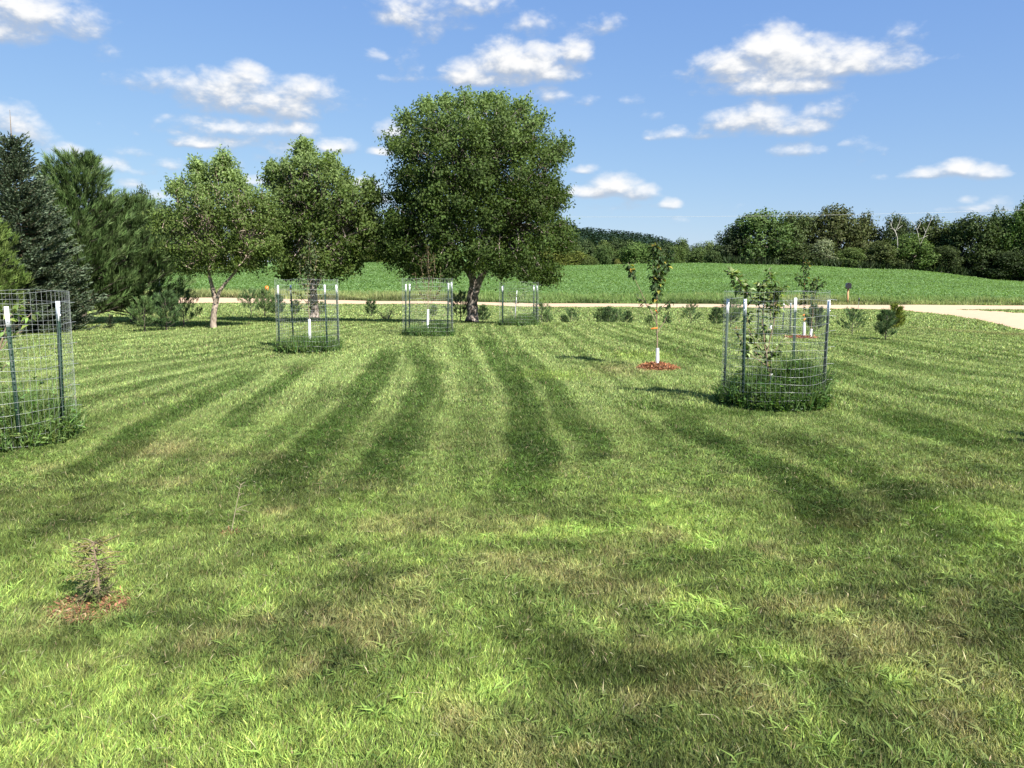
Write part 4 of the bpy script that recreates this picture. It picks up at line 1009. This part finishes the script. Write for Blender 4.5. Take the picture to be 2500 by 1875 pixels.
BG = [ # px, top py, half width px, Y, colour, proto, label, (base drop)
 (1852, 512, 66, 134, (1.05,1.3,1), 0, 'bright green rounded tree at the left end of the big wood'),
 (1795, 548, 42, 136, (.6,.65,.7), 1, 'dark low tree forming the left edge of the big wood'),
 (1918, 517, 56, 141, (.85,.95,.8), 2, 'mid green tree just right of the bright rounded one in the wood'),
 (1962, 520, 48, 143, (.8,.85,.75), 0, 'olive tree in the wood left of its broad highest crown'),
 (2042, 498, 66, 141, (.84,.78,.66), 2, 'broad brownish dark crown, highest of the left half of the wood'),
 (2110, 515, 40, 143, (.8,.76,.62), 1, 'brown green tree on the right shoulder of the broad brownish crown'),
 (1935, 590, 46, 133, (.75,.8,.72), 3, 'low shaded tree at the wood edge left of the silvery bush'),
 (2006, 583, 36, 132.5, (2.3,2.1,3.0), 0, 'silvery grey leaved bush at the wood edge'),
 (2070, 604, 42, 132, (1.2,1.35,1), 2, 'light green bush right of the silvery one'),
 (2150, 585, 38, 132.5, (1,1,.85), 1, 'upright green tree at the wood edge left of the bare white limbs'),
 (2185, 522, 36, 140, (.6,.68,.62), 0, 'dark crown behind the left set of bare white limbs'),
 (2262, 525, 42, 140, (.7,.75,.6), 3, 'dark crown behind the right set of bare white limbs'),
 (2225, 570, 58, 132, (1.05,1.3,.8), 2, 'bright green tree in front of the bare white limbs'),
 (2310, 540, 42, 138, (.95,1.05,.8), 1, 'mid green tree in the dip right of the bare limbs'),
 (2365, 522, 58, 134, (.62,.72,.55), 0, 'dark full tree with foliage to the ground in the right half of the wood'),
 (2425, 506, 28, 139, (.7,.85,.8), 3, 'small lone top rising above the right half of the wood'),
 (2300, 600, 42, 131, (.6,.66,.55), 2, 'dark shaded low tree beside the full dark tree'),
 (2448, 522, 46, 133, (.6,.75,.5), 1, 'deep green tree in the wood close to the right edge'),
 (2492, 492, 52, 131, (.85,1.15,.6), 2, 'sunlit top of the tall tree at the right edge'),
 (2440, 610, 60, 130, (.4,.48,.4), 0, 'very dark low foliage at the foot of the wood near the right edge'),
 (2520, 452, 34, 137, (.65,.85,.8), 3, 'pointed treetop cut off by the right edge of the photo'),
 (2560, 500, 60, 131, (.6,.75,.5), 0, 'tall dark tree just past the right edge of the photo'),
 (2510, 600, 55, 129.5, (.4,.48,.4), 2, 'dark undergrowth tree at the right edge of the photo'),
 # left, behind the maples
 (352, 455, 38, 150, (.5,.58,.5), 0, 'dark domed crown rising behind the pines on the left'),
 (300, 480, 42, 152, (.55,.62,.5), 2, 'dark tree just left of the domed crown behind the pines'),
 (405, 484, 42, 150, (.6,.66,.5), 1, 'dark tree between the domed crown and the yellow green tree'),
 (455, 488, 45, 155, (.62,.7,.55), 0, 'background tree hidden behind the left side of the yellow green tree'),
 (520, 492, 48, 152, (.65,.75,.55), 2, 'background tree hidden behind the middle of the yellow green tree'),
 (590, 488, 48, 155, (.65,.75,.55), 0, 'background tree behind the right side of the yellow green tree'),
 (650, 492, 48, 152, (.65,.75,.55), 1, 'background tree in the gap between the yellow green and the ragged tree'),
 (715, 495, 48, 155, (.65,.75,.55), 2, 'background tree behind the left side of the ragged tree'),
 (785, 500, 48, 152, (.65,.75,.55), 0, 'background tree behind the middle of the ragged tree'),
 (850, 498, 46, 155, (.65,.75,.55), 2, 'background tree behind the right side of the ragged tree'),
 (905, 498, 42, 150, (.7,.8,.6), 0, 'background tree left of the largest tree, top above the ragged crown edge'),
 (955, 505, 40, 152, (.7,.8,.6), 1, 'background tree in the gap just left of the largest tree'),
 (932, 612, 38, 138, (1.5,1.4,.8), 2, 'low yellow olive bush at the field edge between ragged and largest tree'),
 (880, 600, 40, 140, (1.0,1.05,.7), 0, 'low green bush at the field edge behind the ragged tree'),
 (1010, 560, 48, 150, (.6,.7,.55), 2, 'background tree low behind the left side of the largest tree'),
 (1300, 608, 44, 160, (1.35,1.3,.7), 2, 'olive yellow bush at the field edge just right of the largest tree'),
 (1350, 603, 50, 162, (1.5,1.35,.75), 0, 'widest olive yellow bush in the line beyond the field crest'),
 (1262, 590, 36, 165, (1.0,1.1,.8), 1, 'green bush peeking out at the right side of the largest tree'),
 (1408, 612, 36, 160, (1.4,1.3,.7), 1, 'olive bush right of the widest olive yellow bush'),
 (1440, 625, 22, 158, (1.1,1.15,.8), 0, 'small rounded bush at the right end of the olive bushes'),
 (1508, 632, 12, 150, (1.8,1.5,1), 2, 'tiny pale yellow bush on the field crest'),
 (1470, 598, 34, 190, (.8,1,.75), 2, 'round dark tree behind the small olive bushes'),
 (1550, 592, 44, 190, (1.05,1.35,.9), 0, 'full light green tree just left of the lone sapling top'),
 (1410, 572, 22, 240, (.45,.62,.6), 3, 'dark pointed evergreen in front of the far pine hill'),
]
for k_, px in enumerate(range(1270, 1800, 33)):
    BG.append((px + int(R.integers(-6, 7)), 586 + int(R.integers(-6, 9)), 34, 225 + float(R.uniform(-8, 12)), [(.85,.98,.85), (.7,.82,.75), (1.1,1.2,.9), (.6,.72,.66)][k_ % 4], k_ % 4, 'rounded tree in the distant green row beyond the field crest'))
for k_, px in enumerate(range(1285, 1790, 46)):
    BG.append((px + int(R.integers(-8, 8)), 604 + int(R.integers(-6, 10)), 34, 195 + float(R.uniform(-5, 8)), [(.95,1.1,.85), (.75,.88,.75), (1.05,1.2,.85)][k_ % 3], (k_ + 2) % 4, 'lower tree in front of the distant row beyond the field crest'))
bprot = {}
for (px, top, hw, Y, colr, k, lab) in BG:
    O = gnd(px, Y=Y); H = zrow(top, Y) - O.z
    W = hw * (1.22 if px > 1760 and Y < 150 else 1.05) * Y / F / [.42, .34, .5, .28][k] / 1.06
    row = 'rounded tree in the distant' in lab or 'lower tree in front of the distant' in lab
    nm = 'background_bush' if 'bush' in lab else 'background_tree'
    if k not in bprot:
        p = bg_proto(k, O, nm, lab, 'trees beyond the field'); bprot[k] = p
        p.scale = (W, W, H); p.rotation_euler.z = R.uniform(0, 6)
        for ch in [x for x in COL.objects if x.parent == p]: ch.color = (*colr, 1)
        c = p
    else:
        c = copy_tree(bprot[k], O, lab, R.uniform(0, 6.28), (W, W, H), colr)
        c.name = nm
    if row: c['group'] = 'distant tree row' if 'rounded' in lab else 'lower distant tree row'
    if nm == 'background_bush': c['category'] = 'bush'
# bare white limbs
for (px, lab, pth) in ((2185, 'left set of bare white dead limbs among the wood', [[(2188,600),(2187,580),(2182,566),(2172,552),(2168,540)], [(2182,566),(2192,545),(2195,530)], [(2186,575),(2180,560),(2170,558)], [(2172,552),(2176,535)], [(2188,560),(2200,550)]]),
                       (2245, 'right set of bare white dead limbs among the wood', [[(2243,600),(2240,585),(2236,565),(2228,548),(2220,538)], [(2240,585),(2255,578),(2262,575)], [(2243,598),(2250,582),(2268,540),(2273,528)], [(2236,560),(2244,545),(2240,535)], [(2256,568),(2250,555)]])):
    O = gnd(px, Y=131.5); r_ = empty('dead_tree', O, lab, 'dead tree', 'bare dead limbs in the wood'); tb = MB()
    for i, q in enumerate(pth):
        P = [(loc(a, b, O)[0], -.5, loc(a, b, O)[1]) for (a, b) in q]
        if i == 0: P = [(0, 0, 0)] + P
        tb.tube(P, np.linspace(.075 if i == 0 else .05, .025, len(P)), 5)
    tb.obj('trunk', M['deadwood'], r_, smooth=True)
# far pine forest on the hill: one mass
mb = MB(); n = 900; px = R.uniform(1180, 1642, n); Y = R.uniform(560, 700, n)
edge_top = np.interp(px, [1180, 1420, 1500, 1580, 1620, 1645], [553, 554, 559, 570, 580, 592])
Bs, Ds, Cs, Ls = [], [], [], []
for a, y, e in zip(px, Y, edge_top):
    X = (a - PCX) / F * y; zb = Tf(X, y) - 4; tp = zrow(e + (700 - y) * .16 + R.uniform(-1.5, 3), y); hh = tp - zb
    m = 70; t = R.uniform(.25, 1, m); r = 2.6 * (1 - t) ** .5 + .3; th = R.uniform(0, 6.28, m)
    Bs.append(np.stack([X + np.cos(th) * r, y + np.sin(th) * r, zb + hh * t], -1)); Ds.append(np.stack([np.cos(th), np.sin(th), R.uniform(-.3, .6, m)], -1)); Cs.append(cvar((.03, .055, .032), m, .2) * R.uniform(.8, 1.2)); Ls.append(np.full(m, 2.0))
mb.kites(np.concatenate(Bs), np.concatenate(Ds), np.array((0, 0, 1.)) + .5 * rdir(n * 70), np.concatenate(Ls), 1.3, np.concatenate(Cs), bend=.1)
tag(mb.obj('pine_forest', M['needle']), 'dark pine forest covering the far hill on the skyline', 'forest', kind='stuff')

# undergrowth along the foot of the right wood
n = 9000; px = R.uniform(1765, 2560, n); Y = R.uniform(129.5, 132.5, n); X = (px - PCX) / F * Y
stuff_blades('undergrowth', X, Y, R.uniform(.4, 1.6, n), R.uniform(.15, .3, n), cvar((.035, .055, .02), n, .3), 'dark brush along the foot of the big wood', .6, leafy=1.0, cat='undergrowth')

n = 6000; px = R.uniform(1780, 2600, n); Y = R.uniform(139, 146, n); X = (px - PCX) / F * Y
stuff_blades('undergrowth', X, Y, R.uniform(1.5, 4.5, n), R.uniform(.3, .6, n), cvar((.04, .06, .022), n, .3), 'dark brush between the trunks inside the big wood', .5, leafy=3.0, cat='undergrowth')

# ------------------------------------------------------------------ sky, clouds, sun
SUN_EL = rad(42); sx, sy = .65, -.76          # towards the sun: right and behind the camera
w = bpy.data.worlds.new('World'); sc.world = w; w.use_nodes = True; nt = w.node_tree; nt.nodes.clear(); L = nt.links.new
sky = N(nt, 'ShaderNodeTexSky', sky_type='NISHITA'); sky.sun_disc = False; sky.sun_elevation = SUN_EL
sky.sun_rotation = math.atan2(sx, sy)
sky.air_density = 1.0; sky.dust_density = .3; sky.ozone_density = 1.6; sky.altitude = 300
se = N(nt, 'ShaderNodeSeparateColor'); cb_ = N(nt, 'ShaderNodeCombineColor'); L(sky.outputs[0], se.inputs[0])
for i_, (ref, pw, amp) in enumerate(((1.78, .72, .85), (2.88, .60, 1.57), (4.63, .28, 3.05))):    # a hazier summer tone curve on the physical sky
    m1 = N(nt, 'ShaderNodeMath', operation='DIVIDE'); L(se.outputs[i_], m1.inputs[0]); m1.inputs[1].default_value = ref
    m2 = N(nt, 'ShaderNodeMath', operation='POWER'); L(m1.outputs[0], m2.inputs[0]); m2.inputs[1].default_value = pw
    m3 = N(nt, 'ShaderNodeMath', operation='MULTIPLY'); L(m2.outputs[0], m3.inputs[0]); m3.inputs[1].default_value = amp
    L(m3.outputs[0], cb_.inputs[i_])
bg = N(nt, 'ShaderNodeBackground', i_Strength=.1); wo = N(nt, 'ShaderNodeOutputWorld')
L(cb_.outputs[0], bg.inputs[0]); L(bg.outputs[0], wo.inputs[0])
ld = bpy.data.lights.new('sun', 'SUN'); ld.energy = 4.2; ld.angle = rad(.53); ld.color = (1, .955, .88)
lo = bpy.data.objects.new('sun', ld); COL.objects.link(lo)
h = math.hypot(sx, sy); dv = Vector((sx / h * math.cos(SUN_EL), sy / h * math.cos(SUN_EL), math.sin(SUN_EL)))
lo.rotation_euler = dv.to_track_quat('Z', 'Y').to_euler(); lo.location = dv * 50

CL = [(60,30,85,52,1.1),(25,80,62,34,.9),(150,60,80,44,.75),(215,40,40,25,.35),(270,135,32,18,.28),(248,115,18,10,.25),
 (600,190,50,32,1.15),(555,215,115,38,.95),(420,205,105,26,.6),(600,230,190,40,.6),(700,250,110,40,.55),(560,330,170,30,.45),(725,215,75,30,.85),(640,250,150,36,1),(520,255,70,28,.7),(700,275,85,24,.8),(480,296,85,15,.55),(600,318,110,20,.85),(720,318,65,24,.75),(480,350,60,15,.9),(600,352,160,18,.55),(815,358,55,20,.9),(680,385,90,18,.4),(800,230,60,30,.4),(340,200,60,15,.3),
 (30,295,55,36,.8),(70,330,55,28,.6),(160,370,40,18,.7),(245,405,52,20,.85),(310,370,90,13,.35),(420,403,38,15,.6),(315,450,30,15,.85),(392,476,25,13,.7),(620,442,34,17,.9),(880,455,45,22,.85),(940,485,40,20,.7),(340,420,50,10,.3),(560,410,40,20,.35),
 (952,322,36,26,1),(930,370,32,13,.8),
 (1000,45,80,30,.9),(1045,80,34,30,.7),(1060,15,140,34,.6),(1180,8,70,26,.55),(1230,20,40,18,.4),(1140,60,40,14,.3),
 (914,138,30,18,.65),(1000,160,30,32,.4),(985,192,48,12,.45),
 (1140,180,60,34,1.05),(1235,152,68,48,1.2),(1300,158,70,44,1.2),(1400,130,44,34,1.1),(1350,180,70,28,1),(1200,196,110,20,1),(1340,232,50,22,.65),(1425,245,32,15,.35),
 (1305,62,55,30,.65),(1460,62,55,24,.45),(1490,45,30,12,.35),
 (1885,122,72,50,1.3),(1800,158,90,36,1.15),(1955,145,90,44,1.2),(2060,150,110,36,1.1),(2150,165,75,22,.85),(1700,182,60,14,.5),(1980,178,220,18,1),(2200,90,45,24,.33),(2025,108,45,20,.45),(2180,120,50,30,.35),
 (1900,212,100,24,1.05),(1975,212,75,22,.9),(1760,222,70,14,.4),
 (1800,300,80,30,.95),(1858,275,50,32,1),(1905,308,62,26,.95),(1962,316,52,24,1),(2015,272,48,24,.6),(1650,325,30,16,.75),(1602,333,28,15,.75),(1590,282,28,16,.5),(1545,245,28,14,.4),(1740,330,80,12,.5),
 (1950,366,55,20,.95),(2076,350,26,13,.5),(2110,370,40,25,.2),(2070,240,18,18,.3),
 (1500,452,52,30,1.1),(1440,472,60,18,1),(1565,470,45,26,.95),(1640,498,28,16,.85),(1430,413,34,13,.75),(1660,537,28,13,.45),(1445,510,55,20,.35),(1540,505,90,10,.4),(1780,510,40,14,.25),
 (2340,410,42,24,1.1),(2280,423,55,15,.95),(2412,422,38,20,1),(2170,432,60,8,.25),
 (2360,488,20,10,.7),(2400,510,80,11,.6),(2450,492,30,14,.5),(2370,520,30,14,.35)]
def pxdir(px, py):
    d = Vector(((px - PCX) / F, 1, (PCY - py) / F)); c, s = math.cos(PIT), math.sin(PIT)
    d = Vector((d.x, d.y * c + d.z * s, -d.y * s + d.z * c)).normalized(); return math.atan2(d.x, d.y), math.asin(d.z)
E = np.array([(*pxdir(a, b), rx / F, ry / F, s) for (a, b, rx, ry, s) in CL])
# more clouds of the same kind outside the frame, so the sky goes on
for k in range(60):
    a = R.uniform(.75, 1.35) * R.choice((-1, 1)); e = R.uniform(.03, .6)
    for q in range(3): E = np.vstack([E, [(a + R.normal() * .03, e + R.normal() * .01, R.uniform(.02, .06), R.uniform(.01, .02), R.uniform(.5, 1.1))]])
for k in range(26):
    a = R.uniform(-.7, .7); e = R.uniform(.42, .65)
    for q in range(3): E = np.vstack([E, [(a + R.normal() * .03, e + R.normal() * .01, R.uniform(.02, .06), R.uniform(.01, .02), R.uniform(.5, 1.1))]])
def cfield(az, el):
    Fm = np.full(az.shape, -1.0); S = np.zeros(az.shape); Wt = np.zeros(az.shape) + 1e-6
    for (a, e, rx, ry, s) in E:
        dx = (az - a) / rx; dz = (el - e) / ry; dz = np.where(dz < 0, dz * 1.55, dz); r2 = dx * dx + dz * dz
        v = s * (1 - r2 * .5) + .04; Fm = np.maximum(Fm, v) + .35 * np.exp(-np.abs(Fm - v) * 9) * np.clip(np.minimum(Fm, v) + .3, 0, 1) * .3
        wt = np.exp(-r2 * 1.2) * s; S += wt * np.clip(dz, -1.3, 1.3); Wt += wt
    return np.clip(Fm, -1, 1.6), S / Wt
RC = 2600.
az = np.linspace(-1.4, 1.4, 1120); el = np.linspace(-.01, .68, 300); AZ, EL = np.meshgrid(az, el)
F0, V0 = cfield(AZ, EL)
DAZ, DEL = .006, .011
F1, _ = cfield(AZ + DAZ, EL + DEL)
P = np.stack([np.sin(AZ) * np.cos(EL) * RC, np.cos(AZ) * np.cos(EL) * RC, np.sin(EL) * RC], -1).reshape(-1, 3)
n1 = len(az); i, j = np.meshgrid(np.arange(len(el) - 1), np.arange(n1 - 1), indexing='ij')
Q = np.stack([i * n1 + j, i * n1 + j + 1, (i + 1) * n1 + j + 1, (i + 1) * n1 + j], -1).reshape(-1, 4)
fm = np.maximum(F0[:-1, :-1], np.maximum(F0[1:, 1:], np.maximum(F0[:-1, 1:], F0[1:, :-1]))).ravel()
keep = fm > -.9; Q = Q[keep]; used, inv = np.unique(Q, return_inverse=True); Q = inv.reshape(Q.shape)
me = mkmesh('clouds', P[used], Q, None, smooth=True)
at = me.attributes.new('fld', 'FLOAT_VECTOR', 'POINT'); at.data.foreach_set('vector', np.stack([F0, F1, V0], -1).reshape(-1, 3)[used].astype(np.float32).ravel())
at = me.attributes.new('ang', 'FLOAT_VECTOR', 'POINT'); at.data.foreach_set('vector', np.stack([AZ, EL, 0 * AZ], -1).reshape(-1, 3)[used].astype(np.float32).ravel())
m, nt, out = newmat('cloud'); L = nt.links.new; m.cycles.emission_sampling = 'NONE'
fa = N(nt, 'ShaderNodeAttribute', attribute_name='fld'); sp = N(nt, 'ShaderNodeSeparateXYZ'); L(fa.outputs['Vector'], sp.inputs[0])
an = N(nt, 'ShaderNodeAttribute', attribute_name='ang')
def mth(op, a, b=None, clamp=False):
    n_ = N(nt, 'ShaderNodeMath', operation=op, use_clamp=clamp)
    for i_, v in enumerate((a, b)):
        if v is None: continue
        if isinstance(v, (int, float)): n_.inputs[i_].default_value = v
        else: L(v, n_.inputs[i_])
    return n_.outputs[0]
def nz(off):
    va = N(nt, 'ShaderNodeVectorMath', operation='ADD'); L(an.outputs['Vector'], va.inputs[0]); va.inputs[1].default_value = off
    vm = N(nt, 'ShaderNodeVectorMath', operation='MULTIPLY'); L(va.outputs[0], vm.inputs[0]); vm.inputs[1].default_value = (1, 1.7, 1)
    a_ = N(nt, 'ShaderNodeTexNoise', i_Scale=26, i_Detail=9, i_Roughness=.58, i_Distortion=.35); L(vm.outputs[0], a_.inputs['Vector'])
    b_ = N(nt, 'ShaderNodeTexVoronoi', feature='SMOOTH_F1', i_Scale=70); b_.inputs['Detail'].default_value = 2; L(vm.outputs[0], b_.inputs['Vector'])
    return mth('ADD', mth('MULTIPLY', mth('SUBTRACT', a_.outputs['Fac'], .5), 2.0), mth('MULTIPLY', mth('SUBTRACT', .42, b_.outputs['Distance']), .55))
d0 = mth('ADD', sp.outputs[0], mth('MULTIPLY', nz((0, 0, 0)), .74)); d1 = mth('ADD', sp.outputs[1], mth('MULTIPLY', nz((DAZ, DEL, 0)), .74))
al = N(nt, 'ShaderNodeMapRange', interpolation_type='SMOOTHSTEP'); al.inputs[1].default_value = 0; al.inputs[2].default_value = 1.12; L(d0, al.inputs[0])
lit = mth('ADD', mth('MULTIPLY', mth('SUBTRACT', d0, d1), .8), mth('ADD', mth('MULTIPLY', sp.outputs[2], .35), mth('MULTIPLY', d0, .38)))
lr = N(nt, 'ShaderNodeMapRange', interpolation_type='SMOOTHSTEP'); lr.inputs[1].default_value = -.18; lr.inputs[2].default_value = .85; L(lit, lr.inputs[0])
cr = N(nt, 'ShaderNodeMix', data_type='RGBA'); L(lr.outputs[0], cr.inputs['Factor']); cr.inputs['A'].default_value = (.50, .56, .66, 1); cr.inputs['B'].default_value = (1.0, 1.0, 1.0, 1)
CLOUD_EM = N(nt, 'ShaderNodeEmission', i_Strength=.385); L(cr.outputs['Result'], CLOUD_EM.inputs[0])
tr = N(nt, 'ShaderNodeBsdfTransparent'); ms = N(nt, 'ShaderNodeMixShader'); L(al.outputs[0], ms.inputs[0]); L(tr.outputs[0], ms.inputs[1]); L(CLOUD_EM.outputs[0], ms.inputs[2]); L(ms.outputs[0], out.inputs[0])
me.materials.append(m); co = bpy.data.objects.new('clouds', me); COL.objects.link(co)
tag(co, 'white fair weather clouds scattered over the blue sky', 'clouds', kind='structure')

# ------------------------------------------------------------------ camera and render
cd = bpy.data.cameras.new('camera'); cam = bpy.data.objects.new('camera', cd); COL.objects.link(cam); sc.camera = cam
cam.location = (0, 0, EYE); cam.rotation_euler = (rad(90) - PIT, 0, 0)
cd.sensor_width = 36; cd.lens = 36 * F / 2500; cd.clip_end = 6000; cd.clip_start = .05
sc.view_settings.view_transform = 'Standard'; sc.view_settings.look = 'None'; sc.view_settings.exposure = 1.4; sc.view_settings.gamma = 1
sc.cycles.max_bounces = 6; sc.cycles.diffuse_bounces = 3; sc.cycles.transmission_bounces = 3; sc.cycles.transparent_max_bounces = 8; sc.cycles.caustics_reflective = False; sc.cycles.caustics_refractive = False
